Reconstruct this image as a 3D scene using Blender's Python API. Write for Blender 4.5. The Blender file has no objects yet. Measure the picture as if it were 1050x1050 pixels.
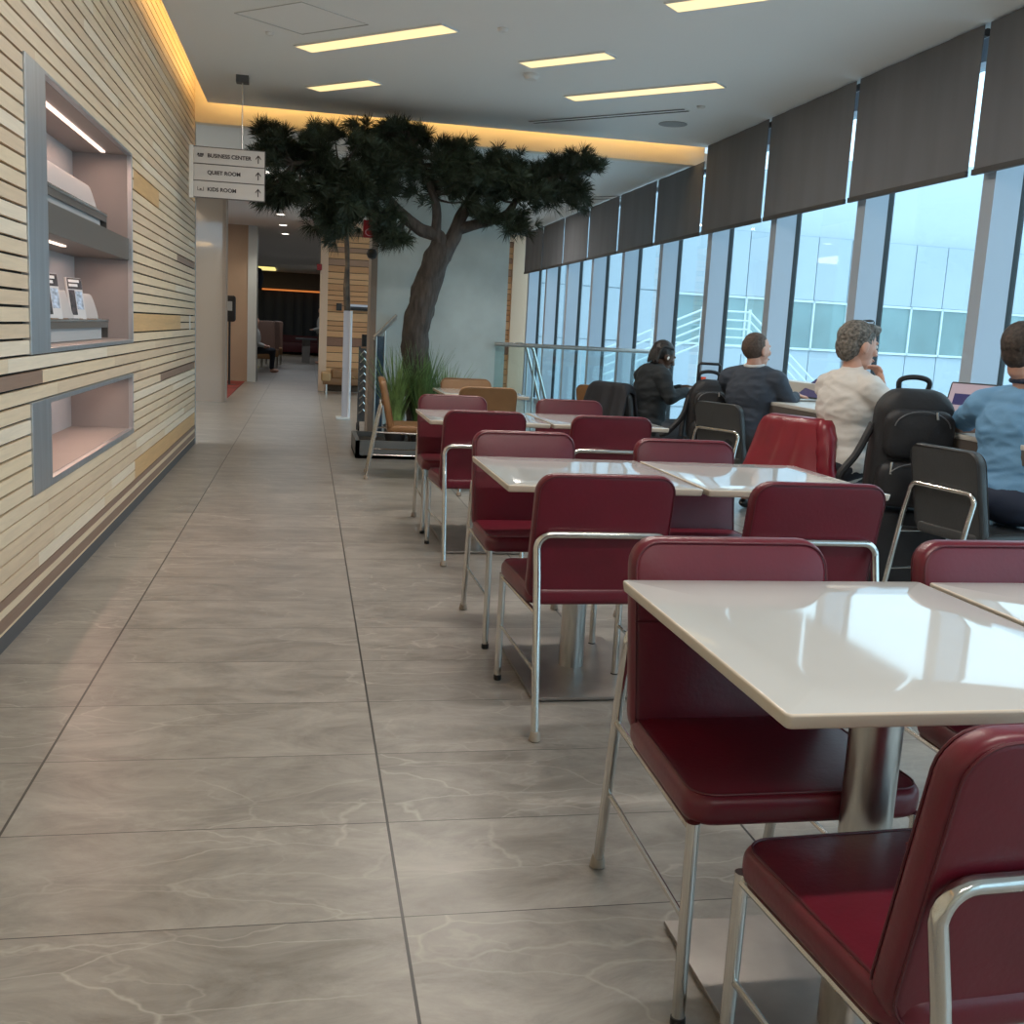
import bpy, bmesh, math, random
from mathutils import Vector, Matrix, noise as mnoise
random.seed(7)
S = bpy.context.scene
COL = S.collection
PI = math.pi
# ------------------------------------------------------------------ camera
cam = bpy.data.objects.new('camera', bpy.data.cameras.new('camera')); COL.objects.link(cam)
cam.data.sensor_width = 36; cam.data.lens = 36 * 1080 / 1050; cam.data.clip_start = 0.05; cam.data.clip_end = 400
cam.matrix_world = Matrix(((0.98081234, -0.01857493, -0.19406732, 0), (-0.18794063, 0.1745163, -0.9665518, 0),
                           (0.05182154, 0.98447907, 0.16767675, 1.25), (0, 0, 0, 1)))
S.camera = cam
# ------------------------------------------------------------------ view and world
S.view_settings.view_transform = 'Standard'; S.view_settings.look = 'None'; S.view_settings.gamma = 1
S.view_settings.exposure = 0.0
try: S.view_settings.use_curve_mapping = False
except Exception: pass
W = bpy.data.worlds.new('overcast_sky'); S.world = W; W.use_nodes = True
wn = W.node_tree.nodes; wl = W.node_tree.links
bg = wn['Background']; bg.inputs['Strength'].default_value = 3.3
tc = wn.new('ShaderNodeTexCoord'); sx = wn.new('ShaderNodeSeparateXYZ'); mr = wn.new('ShaderNodeMapRange'); rp = wn.new('ShaderNodeValToRGB')
wl.new(tc.outputs['Generated'], sx.inputs[0]); wl.new(sx.outputs[2], mr.inputs[0]); mr.inputs[1].default_value = -0.1; mr.inputs[2].default_value = 0.8
rp.color_ramp.elements[0].color = (0.47, 0.66, 0.80, 1); rp.color_ramp.elements[1].color = (0.80, 0.92, 1.0, 1)
wl.new(mr.outputs[0], rp.inputs[0]); wl.new(rp.outputs[0], bg.inputs[0])

def area(name, loc, rot, sx_, sy_, power, color, spread=PI):
    l = bpy.data.lights.new(name, 'AREA'); l.shape = 'RECTANGLE'; l.size = sx_; l.size_y = sy_; l.energy = power; l.color = color; l.spread = spread
    o = bpy.data.objects.new(name, l); COL.objects.link(o); o.location = loc; o.rotation_euler = rot
    return o
def spot(name, loc, rot, power, color, size, blend=0.6, rad=0.04):
    l = bpy.data.lights.new(name, 'SPOT'); l.energy = power; l.color = color; l.spot_size = size; l.spot_blend = blend; l.shadow_soft_size = rad
    o = bpy.data.objects.new(name, l); COL.objects.link(o); o.location = loc; o.rotation_euler = rot
    return o
WARM = (1.0, 0.60, 0.20)
# cove strips, sitting on the rim of the ceiling raft: one along the slatted wall, one along the bulkhead
area('cove_light', (-0.90, 3.0, 3.33), (0, math.radians(115), 0), 0.05, 15.0, 30, WARM)
area('cove_light', (1.5, 10.57, 3.33), (math.radians(115), 0, 0), 4.9, 0.05, 13, WARM)
# sky portals in the glass front (they only steer the sampling of the sky)
for y0, y1 in ((-6, 2), (2, 10), (10, 20)):
    p_ = area('sky_portal', (4.3, (y0 + y1) / 2, 1.55), (0, math.radians(90), 0), 3.1, y1 - y0, 0, (1, 1, 1)); p_.data.cycles.is_portal = True
# general light of the room's ceiling lamps
for y in (-2.5, 1.0, 4.5, 7.6):
    area('ceiling_lamp_light', (1.3, y, 3.17), (0, 0, 0), 1.6, 0.12, 48, (1.0, 0.92, 0.82))

for y in (26, 31, 37):
    area('corridor_fill', (-.5, y, 3.04), (0, 0, 0), 2.2, .3, 22, (.86, .93, 1.0))  # added fill without a fixture, brightens the far corridor
area('stair_bay_fill', (2.0, 16.0, 3.04), (0, 0, 0), 2.5, .3, 40, (1.0, .93, .84))  # added fill too, lifts the bay beyond the concrete pier
# ------------------------------------------------------------------ materials
MATS = {}
def mat(name, col, rough=0.5, metal=0.0, spec=0.5, emit=None, es=1.0, var=0.0, vscale=8.0, stretch=(1, 1, 1), bump=0.0, bscale=60.0, coat=0.0):
    m = bpy.data.materials.new(name); m.use_nodes = True; nt = m.node_tree; N = nt.nodes; L = nt.links
    p = N['Principled BSDF']; p.inputs['Base Color'].default_value = (*col, 1); p.inputs['Roughness'].default_value = rough
    p.inputs['Metallic'].default_value = metal; p.inputs['Specular IOR Level'].default_value = spec; p.inputs['Coat Weight'].default_value = coat
    if emit:
        p.inputs['Emission Color'].default_value = (*emit, 1); p.inputs['Emission Strength'].default_value = es
    if var or bump:
        t = N.new('ShaderNodeTexCoord'); mp = N.new('ShaderNodeMapping'); mp.inputs['Scale'].default_value = stretch
        L.new(t.outputs['Object'], mp.inputs[0])
    if var:
        n = N.new('ShaderNodeTexNoise'); n.inputs['Scale'].default_value = vscale; n.inputs['Detail'].default_value = 5
        L.new(mp.outputs[0], n.inputs[0])
        r = N.new('ShaderNodeValToRGB'); a = 1 - var; b = 1 + var
        r.color_ramp.elements[0].position = 0.3; r.color_ramp.elements[1].position = 0.7
        r.color_ramp.elements[0].color = (*[max(0, c * a) for c in col], 1); r.color_ramp.elements[1].color = (*[min(1, c * b) for c in col], 1)
        L.new(n.outputs[0], r.inputs[0]); L.new(r.outputs[0], p.inputs['Base Color'])
    if bump:
        n2 = N.new('ShaderNodeTexNoise'); n2.inputs['Scale'].default_value = bscale; n2.inputs['Detail'].default_value = 4; L.new(mp.outputs[0], n2.inputs[0])
        bp = N.new('ShaderNodeBump'); bp.inputs['Strength'].default_value = bump; bp.inputs['Distance'].default_value = 0.01
        L.new(n2.outputs[0], bp.inputs['Height']); L.new(bp.outputs[0], p.inputs['Normal'])
    MATS[name] = m
    return m
def glass(name, tint, refl=0.9, rough=0.02):
    m = bpy.data.materials.new(name); m.use_nodes = True; nt = m.node_tree; N = nt.nodes; L = nt.links
    N.remove(N['Principled BSDF']); out = N['Material Output']
    t = N.new('ShaderNodeBsdfTransparent'); t.inputs[0].default_value = (*tint, 1)
    g = N.new('ShaderNodeBsdfGlossy'); g.inputs['Roughness'].default_value = rough; g.inputs[0].default_value = (refl, refl, refl, 1)
    lw = N.new('ShaderNodeLayerWeight'); lw.inputs['Blend'].default_value = 0.5
    pw = N.new('ShaderNodeMath'); pw.operation = 'POWER'; pw.inputs[1].default_value = 5; L.new(lw.outputs['Facing'], pw.inputs[0])
    ml = N.new('ShaderNodeMath'); ml.operation = 'MULTIPLY_ADD'; ml.inputs[1].default_value = 0.95; ml.inputs[2].default_value = 0.05; L.new(pw.outputs[0], ml.inputs[0])
    mx = N.new('ShaderNodeMixShader'); L.new(ml.outputs[0], mx.inputs[0]); L.new(t.outputs[0], mx.inputs[1]); L.new(g.outputs[0], mx.inputs[2]); L.new(mx.outputs[0], out.inputs[0])
    return m
def wood_planks(name, stops, axis='Y', rough=0.5):
    """plank colour picked by the face attribute v, with a grain drawn out along the board"""
    m = bpy.data.materials.new(name); m.use_nodes = True; nt = m.node_tree; N = nt.nodes; L = nt.links; p = N['Principled BSDF']
    a = N.new('ShaderNodeAttribute'); a.attribute_name = 'v'; r = N.new('ShaderNodeValToRGB'); r.color_ramp.interpolation = 'CONSTANT'
    while len(r.color_ramp.elements) < len(stops): r.color_ramp.elements.new(0.5)
    for e, (pos, c) in zip(r.color_ramp.elements, stops): e.position = pos; e.color = (*c, 1)
    L.new(a.outputs['Fac'], r.inputs[0])
    t = N.new('ShaderNodeTexCoord'); mp = N.new('ShaderNodeMapping'); mp.inputs['Scale'].default_value = (30, 1.6, 30) if axis == 'Y' else (1.6, 30, 30)
    n = N.new('ShaderNodeTexNoise'); n.inputs['Scale'].default_value = 2.2; n.inputs['Detail'].default_value = 6; n.inputs['Distortion'].default_value = 0.6
    L.new(t.outputs['Object'], mp.inputs[0]); L.new(mp.outputs[0], n.inputs[0])
    mrn = N.new('ShaderNodeMapRange'); mrn.inputs[3].default_value = 0.82; mrn.inputs[4].default_value = 1.16; L.new(n.outputs[0], mrn.inputs[0])
    mx = N.new('ShaderNodeVectorMath'); mx.operation = 'SCALE'; L.new(r.outputs[0], mx.inputs[0]); L.new(mrn.outputs[0], mx.inputs['Scale'])
    L.new(mx.outputs[0], p.inputs['Base Color']); p.inputs['Roughness'].default_value = rough
    return m
def floor_mat():
    m = bpy.data.materials.new('stone_tile'); m.use_nodes = True; nt = m.node_tree; N = nt.nodes; L = nt.links; p = N['Principled BSDF']
    def M(op, a, b=None, c=None):
        n = N.new('ShaderNodeMath'); n.operation = op
        for i, v in enumerate((a, b, c)):
            if v is None: continue
            if isinstance(v, (int, float)): n.inputs[i].default_value = v
            else: L.new(v, n.inputs[i])
        return n.outputs[0]
    t = N.new('ShaderNodeTexCoord'); s = N.new('ShaderNodeSeparateXYZ'); L.new(t.outputs['Object'], s.inputs[0])
    u = M('DIVIDE', M('SUBTRACT', s.outputs[0], 0.225), 0.925); v = M('DIVIDE', M('SUBTRACT', s.outputs[1], 2.083), 0.4425)
    iu = M('FLOOR', u); iv = M('FLOOR', v); fu = M('SUBTRACT', u, iu); fv = M('SUBTRACT', v, iv)
    du = M('MULTIPLY', M('SUBTRACT', 0.5, M('ABSOLUTE', M('SUBTRACT', fu, 0.5))), 0.925)
    dv = M('MULTIPLY', M('SUBTRACT', 0.5, M('ABSOLUTE', M('SUBTRACT', fv, 0.5))), 0.4425)
    g = M('MAXIMUM', M('LESS_THAN', du, 0.0034), M('LESS_THAN', dv, 0.0015))
    cb = N.new('ShaderNodeCombineXYZ'); L.new(iu, cb.inputs[0]); L.new(iv, cb.inputs[1])
    wnz = N.new('ShaderNodeTexWhiteNoise'); wnz.noise_dimensions = '2D'; L.new(cb.outputs[0], wnz.inputs[0])
    off = N.new('ShaderNodeVectorMath'); off.operation = 'SCALE'; L.new(wnz.outputs['Color'], off.inputs[0]); off.inputs['Scale'].default_value = 30
    add = N.new('ShaderNodeVectorMath'); add.operation = 'ADD'; L.new(t.outputs['Object'], add.inputs[0]); L.new(off.outputs[0], add.inputs[1])
    mp = N.new('ShaderNodeMapping'); mp.inputs['Rotation'].default_value = (0, 0, 0.55); mp.inputs['Scale'].default_value = (1.0, 1.9, 1); L.new(add.outputs[0], mp.inputs[0])
    def vein(scale, w, dist, mapping):
        n = N.new('ShaderNodeTexNoise'); n.inputs['Scale'].default_value = scale; n.inputs['Detail'].default_value = 5; n.inputs['Distortion'].default_value = dist
        L.new(mapping.outputs[0], n.inputs[0])
        a = M('ABSOLUTE', M('SUBTRACT', n.outputs[0], 0.5))
        r = N.new('ShaderNodeMapRange'); r.inputs[1].default_value = 0; r.inputs[2].default_value = w; r.inputs[3].default_value = 1; r.inputs[4].default_value = 0
        L.new(a, r.inputs[0]); return r.outputs[0]
    mk = N.new('ShaderNodeTexNoise'); mk.inputs['Scale'].default_value = 1.6; mk.inputs['Detail'].default_value = 2; L.new(add.outputs[0], mk.inputs[0])
    mask = N.new('ShaderNodeMapRange'); mask.inputs[1].default_value = 0.36; mask.inputs[2].default_value = 0.60; L.new(mk.outputs[0], mask.inputs[0])
    mp2 = N.new('ShaderNodeMapping'); mp2.inputs['Rotation'].default_value = (0, 0, -0.8); mp2.inputs['Scale'].default_value = (0.9, 3.2, 1); L.new(add.outputs[0], mp2.inputs[0])
    v1 = vein(1.5, 0.008, 0.35, mp); v2 = vein(1.0, 0.0055, 0.15, mp2)
    dn = N.new('ShaderNodeTexNoise'); dn.inputs['Scale'].default_value = 3.5; dn.inputs['Detail'].default_value = 4; L.new(add.outputs[0], dn.inputs[0])
    ds = N.new('ShaderNodeVectorMath'); ds.operation = 'SCALE'; L.new(dn.outputs['Color'], ds.inputs[0]); ds.inputs['Scale'].default_value = 0.35
    da = N.new('ShaderNodeVectorMath'); da.operation = 'ADD'; L.new(mp2.outputs[0], da.inputs[0]); L.new(ds.outputs[0], da.inputs[1])
    vo = N.new('ShaderNodeTexVoronoi'); vo.feature = 'DISTANCE_TO_EDGE'; vo.inputs['Scale'].default_value = 1.7; L.new(da.outputs[0], vo.inputs['Vector'])
    vr = N.new('ShaderNodeMapRange'); vr.inputs[1].default_value = 0; vr.inputs[2].default_value = 0.016; vr.inputs[3].default_value = 1; vr.inputs[4].default_value = 0; L.new(vo.outputs['Distance'], vr.inputs[0])
    vv = M('MULTIPLY', M('MAXIMUM', M('MULTIPLY', v1, 0.5), vr.outputs[0]), mask.outputs[0])
    cl = N.new('ShaderNodeTexNoise'); cl.inputs['Scale'].default_value = 3.4; cl.inputs['Detail'].default_value = 12; cl.inputs['Roughness'].default_value = 0.72; cl.inputs['Distortion'].default_value = 0.5; L.new(mp.outputs[0], cl.inputs[0])
    r = N.new('ShaderNodeValToRGB'); r.color_ramp.elements[0].position = 0.32; r.color_ramp.elements[1].position = 0.7
    r.color_ramp.elements[0].color = (0.19, 0.172, 0.152, 1); r.color_ramp.elements[1].color = (0.40, 0.37, 0.335, 1); L.new(cl.outputs[0], r.inputs[0])
    m1 = N.new('ShaderNodeMixRGB'); L.new(M('MULTIPLY', vv, 0.42), m1.inputs[0]); L.new(r.outputs[0], m1.inputs[1]); m1.inputs[2].default_value = (0.60, 0.56, 0.51, 1)
    tv = N.new('ShaderNodeMapRange'); tv.inputs[3].default_value = 0.92; tv.inputs[4].default_value = 1.08; L.new(wnz.outputs['Value'], tv.inputs[0])
    sc = N.new('ShaderNodeVectorMath'); sc.operation = 'SCALE'; L.new(m1.outputs[0], sc.inputs[0]); L.new(tv.outputs[0], sc.inputs['Scale'])
    m2 = N.new('ShaderNodeMixRGB'); L.new(g, m2.inputs[0]); L.new(sc.outputs[0], m2.inputs[1]); m2.inputs[2].default_value = (0.03, 0.026, 0.025, 1)
    L.new(m2.outputs[0], p.inputs['Base Color'])
    rr = N.new('ShaderNodeMapRange'); rr.inputs[3].default_value = 0.24; rr.inputs[4].default_value = 0.40; L.new(cl.outputs[0], rr.inputs[0]); L.new(rr.outputs[0], p.inputs['Roughness'])
    p.inputs['Specular IOR Level'].default_value = 0.5
    return m
LW = (0.72, 0.58, 0.37)
M_SLAT = wood_planks('slat_wood', [(0, (0.70, 0.54, 0.38)), (0.2, (0.75, 0.60, 0.43)), (0.4, (0.82, 0.70, 0.55)), (0.6, (0.78, 0.62, 0.43)), (0.75, (0.66, 0.42, 0.20)), (0.9, (0.28, 0.18, 0.13))])
M_SLATX = wood_planks('corridor_slat_wood', [(0, (0.66, 0.35, 0.16)), (0.3, (0.72, 0.41, 0.20)), (0.6, (0.60, 0.31, 0.14)), (0.75, (0.42, 0.25, 0.16)), (0.9, (0.26, 0.13, 0.08))], 'X')
M_FLOOR = floor_mat()
M_BLACKGAP = mat('dark_backing', (0.012, 0.010, 0.008), 0.9)
M_STEEL = mat('brushed_steel_trim', (0.50, 0.53, 0.57), 0.38, 0.85, var=0.08, vscale=4, stretch=(8, 8, 0.6))
M_CHROME = mat('chrome', (0.62, 0.60, 0.57), 0.16, 1.0)
M_SATIN = mat('satin_steel', (0.50, 0.49, 0.47), 0.30, 1.0, var=0.12, vscale=14, stretch=(6, 6, 1))
M_PLATE = mat('plate_steel', (0.34, 0.31, 0.29), 0.36, 0.9, var=0.18, vscale=6)
M_CEIL = mat('ceiling_paint', (0.84, 0.85, 0.85), 0.85)
M_CREAM = mat('cream_paint', (0.80, 0.74, 0.62), 0.7)
M_RED = mat('burgundy_leather', (0.118, 0.0065, 0.018), 0.36, 0, 0.5, var=0.16, vscale=5, bump=0.05, bscale=90)
M_REDSEAM = mat('burgundy_piping', (0.085, 0.006, 0.014), 0.45)
M_BROWN = mat('tan_leather', (0.24, 0.125, 0.055), 0.42, 0, 0.4, var=0.15, vscale=5, bump=0.1, bscale=90)
M_BROWNSEAM = mat('tan_piping', (0.19, 0.095, 0.04), 0.5)
M_GREY = mat('charcoal_leather', (0.045, 0.047, 0.05), 0.42, 0, 0.5, var=0.12, vscale=5, bump=0.1, bscale=90)
M_GREYSEAM = mat('charcoal_piping', (0.03, 0.03, 0.033), 0.5)
M_TOP = mat('white_solid_surface', (0.52, 0.525, 0.52), 0.055, 0, 0.6, var=0.02, vscale=3)
M_EDGE = mat('warm_lit_table_edge', (0.56, 0.49, 0.41), 0.3)  # same white as the top; warm light on the rim put into the colour
M_BLIND = mat('grey_blind_fabric', (0.165, 0.17, 0.185), 0.85, var=0.10, vscale=1.4, stretch=(1, 3, 0.5))
M_BLINDBAR = mat('blind_bar', (0.06, 0.057, 0.057), 0.6)
M_MULL = mat('mullion_paint', (0.40, 0.46, 0.54), 0.45, 0.1)
M_GASKET = mat('black_gasket', (0.012, 0.013, 0.015), 0.5)
M_GLASS = glass('window_glass', (0.86, 0.95, 0.97), 0.9)
M_RAILGLASS = glass('rail_glass', (0.86, 0.93, 0.93), 0.8)
M_ACRYL = glass('clear_acrylic', (0.82, 0.84, 0.84), 0.9)
M_CONC = mat('concrete_panel', (0.56, 0.62, 0.61), 0.7, var=0.10, vscale=3.0, bump=0.05, bscale=20)
M_BROWNPOST = mat('brown_post', (0.26, 0.20, 0.16), 0.5)
M_LAMP = mat('lamp_diffuser', (0.9, 0.8, 0.6), 0.5, emit=(1.0, 0.72, 0.32), es=1.25)
M_LED = mat('led_strip', (1, 0.9, 0.8), 0.5, emit=(1.0, 0.78, 0.66), es=1.6)
M_DOWN = mat('downlight', (1, 1, 1), 0.5, emit=(1.0, 0.93, 0.82), es=2.5)
M_BLACK = mat('black_plastic', (0.015, 0.015, 0.016), 0.4)
M_DARK = mat('dark_grey_paint', (0.09, 0.09, 0.095), 0.6)
M_WHITE = mat('white_plastic', (0.75, 0.75, 0.74), 0.4)

# ------------------------------------------------------------------ mesh builder
class MB:
    def __init__(s): s.v = []; s.f = []; s.m = []; s.a = []
    def add(s, vs, fs, m=0, a=0.5):
        b = len(s.v); s.v += [tuple(p) for p in vs]
        for f in fs: s.f.append(tuple(i + b for i in f)); s.m.append(m); s.a.append(a)
        return s
    def box(s, x0, x1, y0, y1, z0, z1, m=0, a=0.5, M=None):
        vs = [Vector((x, y, z)) for z in (z0, z1) for y in (y0, y1) for x in (x0, x1)]
        if M is not None: vs = [M @ p for p in vs]
        return s.add(vs, [(0, 2, 3, 1), (4, 5, 7, 6), (0, 1, 5, 4), (2, 6, 7, 3), (0, 4, 6, 2), (1, 3, 7, 5)], m, a)
    def tube(s, pts, r, n=10, m=0, closed=False, cap=True, rs=None):
        pts = [Vector(p) for p in pts]; k = len(pts); rings = []; prev = None
        for i, p in enumerate(pts):
            if closed: t = (pts[(i + 1) % k] - pts[i - 1])
            else: t = (pts[min(i + 1, k - 1)] - pts[max(i - 1, 0)])
            t.normalize()
            if prev is None:
                u = t.cross(Vector((0, 0, 1)));
                if u.length < 0.1: u = t.cross(Vector((0, 1, 0)))
                u.normalize()
            else:
                u = prev - t * prev.dot(t)
                if u.length < 1e-5: u = t.cross(Vector((0, 0, 1)))
                u.normalize()
            prev = u; w = t.cross(u); rr = rs[i] if rs else r
            rings.append([p + (u * math.cos(2 * PI * j / n) + w * math.sin(2 * PI * j / n)) * rr for j in range(n)])
        vs = [q for R_ in rings for q in R_]; fs = []
        for i in range(k if closed else k - 1):
            a = i * n; b = ((i + 1) % k) * n
            for j in range(n): fs.append((a + j, a + (j + 1) % n, b + (j + 1) % n, b + j))
        if cap and not closed:
            fs.append(tuple(range(n - 1, -1, -1))); fs.append(tuple(range((k - 1) * n, k * n)))
        return s.add(vs, fs, m)
    def lathe(s, prof, c=(0, 0, 0), n=24, m=0):
        vs = []; fs = []
        for (r, z) in prof:
            for j in range(n): vs.append((c[0] + r * math.cos(2 * PI * j / n), c[1] + r * math.sin(2 * PI * j / n), c[2] + z))
        for i in range(len(prof) - 1):
            for j in range(n): fs.append((i * n + j, i * n + (j + 1) % n, (i + 1) * n + (j + 1) % n, (i + 1) * n + j))
        fs.append(tuple(range(n - 1, -1, -1))); fs.append(tuple(range((len(prof) - 1) * n, len(prof) * n)))
        return s.add(vs, fs, m)
    def ell(s, c, r, n=14, k=9, M=None, m=0):
        vs = []; fs = []; c = Vector(c)
        for i in range(1, k):
            th = PI * i / k
            for j in range(n):
                p = Vector((r[0] * math.sin(th) * math.cos(2 * PI * j / n), r[1] * math.sin(th) * math.sin(2 * PI * j / n), r[2] * math.cos(th)))
                if M is not None: p = M @ p
                vs.append(c + p)
        for i in range(k - 2):
            for j in range(n): fs.append((i * n + j, (i + 1) * n + j, (i + 1) * n + (j + 1) % n, i * n + (j + 1) % n))
        t = Vector((0, 0, r[2])); b = -t
        if M is not None: t = M @ t; b = M @ b
        vs += [c + t, c + b]; T = (k - 1) * n; B = T + 1
        for j in range(n): fs.append((T, j, (j + 1) % n)); fs.append((B, (k - 2) * n + (j + 1) % n, (k - 2) * n + j))
        return s.add(vs, fs, m)
    def cushion(s, w, d, t, rc, re, fn, crown=0.0, nc=6, ne=4, m=0, mside=None):
        """rounded-corner slab; u in +-w/2, v in +-d/2, t thickness; fn maps (u, v, h) to space"""
        def ring(i):
            W2, D2, R_ = w / 2 - i, d / 2 - i, max(rc - i, 0.0015); o = []
            for cx, cy, a0 in ((1, 1, 0), (-1, 1, 90), (-1, -1, 180), (1, -1, 270)):
                for k in range(nc + 1):
                    a = math.radians(a0 + 90 * k / nc); o.append(((W2 - R_) * cx + R_ * math.cos(a), (D2 - R_) * cy + R_ * math.sin(a)))
            return o
        L = []
        for sc in (0.3, 0.65): L.append(([(x * sc, y * sc) for x, y in ring(re)], -crown * (1 - sc ** 2), 0))
        for k in range(ne + 1):
            a = PI / 2 * k / ne; L.append((ring(re * (1 - math.sin(a))), re * (1 - math.cos(a)), 1))
        for k in range(ne + 1):
            a = PI / 2 * k / ne; L.append((ring(re * (1 - math.cos(a))), t - re * (1 - math.sin(a)), 1))
        for sc in (0.65, 0.3): L.append(([(x * sc, y * sc) for x, y in ring(re)], t + crown * (1 - sc ** 2), 0))
        n = len(L[0][0]); vs = []; base = len(s.v)
        for R_, h, _ in L: vs += [fn(x, y, h) for x, y in R_]
        K = len(L)
        for i in range(K - 1):
            sd = L[i][2] and L[i + 1][2]
            fs = [(i * n + j, i * n + (j + 1) % n, (i + 1) * n + (j + 1) % n, (i + 1) * n + j) for j in range(n)]
            if i == 0: fs.append(tuple(range(n - 1, -1, -1)))
            if i == K - 2: fs.append(tuple(range((K - 1) * n, K * n)))
            b = base
            if i == 0: s.v += [tuple(p) for p in vs]
            for f in fs: s.f.append(tuple(q + b for q in f)); s.m.append(mside if (sd and mside is not None) else m); s.a.append(0.5)
        return s
    def build(s, name, mats, parent=None, smooth=True, bevel=0.0, kind=None, label=None, ang=40, fix=True):
        me = bpy.data.meshes.new(name); me.from_pydata(s.v, [], s.f)
        for mm in (mats if isinstance(mats, (list, tuple)) else [mats]): me.materials.append(mm)
        me.polygons.foreach_set('material_index', s.m)
        at = me.attributes.new('v', 'FLOAT', 'FACE'); at.data.foreach_set('value', s.a)
        if bevel or fix:
            bm = bmesh.new(); bm.from_mesh(me)
            if fix: bmesh.ops.recalc_face_normals(bm, faces=bm.faces)
            if bevel:
                bmesh.ops.bevel(bm, geom=[e for e in bm.edges if e.is_manifold and e.calc_face_angle(0) > 0.6], offset=bevel, segments=2, affect='EDGES', profile=0.5)
            bm.to_mesh(me); bm.free()
        if smooth:
            me.polygons.foreach_set('use_smooth', [True] * len(me.polygons)); me.set_sharp_from_angle(angle=math.radians(ang))
        o = bpy.data.objects.new(name, me); COL.objects.link(o)
        if parent is not None: o.parent = parent
        if kind: o['kind'] = kind
        if label: o['label'] = label
        return o
def tag(o, label, cat, group=None, kind=None):
    o['label'] = label; o['category'] = cat
    if group: o['group'] = group
    if kind: o['kind'] = kind
    return o
def thing(name, label, cat, loc=(0, 0, 0), rz=0.0, group=None):
    o = bpy.data.objects.new(name, None); o.empty_display_size = 0.1; COL.objects.link(o); o.location = loc; o.rotation_euler = (0, 0, rz)
    return tag(o, label, cat, group)
def dup(o, loc=None, rz=None, label=None, parent=None):
    c = o.copy(); COL.objects.link(c)
    if parent is not None: c.parent = parent
    if loc is not None: c.location = loc
    if rz is not None: c.rotation_euler = (0, 0, rz)
    if label: c['label'] = label
    for ch in list(o.children): dup(ch, parent=c)
    return c
def arc(c, r, a0, a1, n, f):
    return [f(c[0] + r * math.cos(math.radians(a0 + (a1 - a0) * k / n)), c[1] + r * math.sin(math.radians(a0 + (a1 - a0) * k / n))) for k in range(n + 1)]
def text_mesh(body, size, extrude=0.0008, bold=0.0):
    cu = bpy.data.curves.new('lettering', 'FONT'); cu.body = body; cu.size = size; cu.extrude = extrude; cu.offset = bold
    o = bpy.data.objects.new('tmp_text', cu); COL.objects.link(o)
    dg = bpy.context.evaluated_depsgraph_get(); me = bpy.data.meshes.new_from_object(o.evaluated_get(dg)); bpy.data.objects.remove(o)
    return me
# ================================================================== the room
XW, XG = -1.07, 3.97
b = MB(); b.box(-6, 4.25, -6, 44, -0.12, 0); b.build('floor', M_FLOOR, kind='structure', smooth=False)
# ceiling raft with the cove gap at the wall and at the bulkhead
b = MB(); b.box(-0.94, 4.2, -6, 10.6, 3.2, 3.27)
b.box(-1.3, 4.25, -6, 10.9, 3.52, 3.6)
b.build('ceiling', M_CEIL, kind='structure', smooth=False)
b = MB(); b.box(-6, 4.2, 10.92, 44, 3.06, 3.2); b.build('ceiling', M_CEIL, kind='structure', smooth=False)
b = MB(); b.box(XW - .05, 4.0, 10.8, 10.92, 3.05, 3.52); b.build('trim_1', M_CREAM, kind='structure', smooth=False, bevel=0.003)
# slatted wall on the left: boards in rows with openings for the two recesses
rnd = random.Random(3)
NICHES = ((4.48, 7.0, 1.065, 2.2), (4.47, 6.985, 0.502, 0.877))
SPEC = {}   # row: list of (y0, y1, shade)
def row(z): return int(round((z - .002) / .0625))
for r_ in (32, 33): SPEC[r_] = [(7.1, 8.25, .78)]
for r_ in (18, 19): SPEC[r_] = [(7.03, 9.6, .78)]
SPEC[15] = [(3.2, 4.68, .95)]
SPEC[12] = [(8.3, 10.75, .95)]
for r_ in (3, 4): SPEC[r_] = [(7.06, 10.75, .78)]
SPEC[27] = [(9.35, 10.75, .95)]; SPEC[1] = [(-6, 10.75, .95)]; SPEC[2] = [(-6, 7.06, .95), (7.06, 10.75, .95)]
b = MB()
for k in range(3, 56):
    z0 = 0.002 + k * .0625 + .005; z1 = z0 + .0625 - (.0105 if k > 6 else .0065)
    if k == 0: z0 = .062
    segs = [(-6, 10.8)]
    for (a, c, lo, hi) in NICHES:
        if z1 > lo + .01 and z0 < hi - .01:
            segs = [q for s0, s1 in segs for q in (((s0, a), (c, s1)) if s0 < a < s1 else ((s0, s1),))]
    for s0, s1 in segs:
        y = s0; cuts = []
        sp = SPEC.get(k, [])
        while y < s1 - .01:
            hit = [q for q in sp if q[0] - .001 <= y < q[1] - .001]
            if hit: e, sh = min(hit[0][1], s1), hit[0][2]
            else:
                nxt = [q[0] for q in sp if q[0] > y]
                e = min([s1, y + rnd.uniform(1.1, 3.0)] + nxt)
                if s1 - e < .3 and not nxt: e = s1
                sh = rnd.choice((.1, .1, .3, .3, .3, .5, .65))
                if k in (4, 5, 6) and 5.1 < y < 7.2: sh = .5
            merged = k in (3, 18, 32) and hit and sh > .7 and sh < .9
            b.box(XW - .02, XW, y, e - .0015, z0, z1 + (.0625 - (z1 - z0) + .001 if merged else 0), 0, sh); y = e
for q0, q1, sh in ((.064, .073, .3), (.075, .122, .95), (.125, .154, .3), (.157, .189, .95)):
    y = -6.0
    for e in (-3.2, -.4, 2.1, 3.6, 5.2, 7.06, 9.0, 10.8): b.box(XW - .02, XW, y, e - .0015, q0, q1, 0, sh); y = e
b.box(XW - .10, XW - .019, -6, 4.46, 0, 3.52, 1); b.box(XW - .10, XW - .019, 7.0, 10.8, 0, 3.52, 1)
b.box(XW - .10, XW - .019, 4.46, 7.0, 0, .5, 1); b.box(XW - .10, XW - .019, 4.46, 7.0, .878, 1.062, 1); b.box(XW - .10, XW - .019, 4.46, 7.0, 2.2, 3.52, 1)
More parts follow.
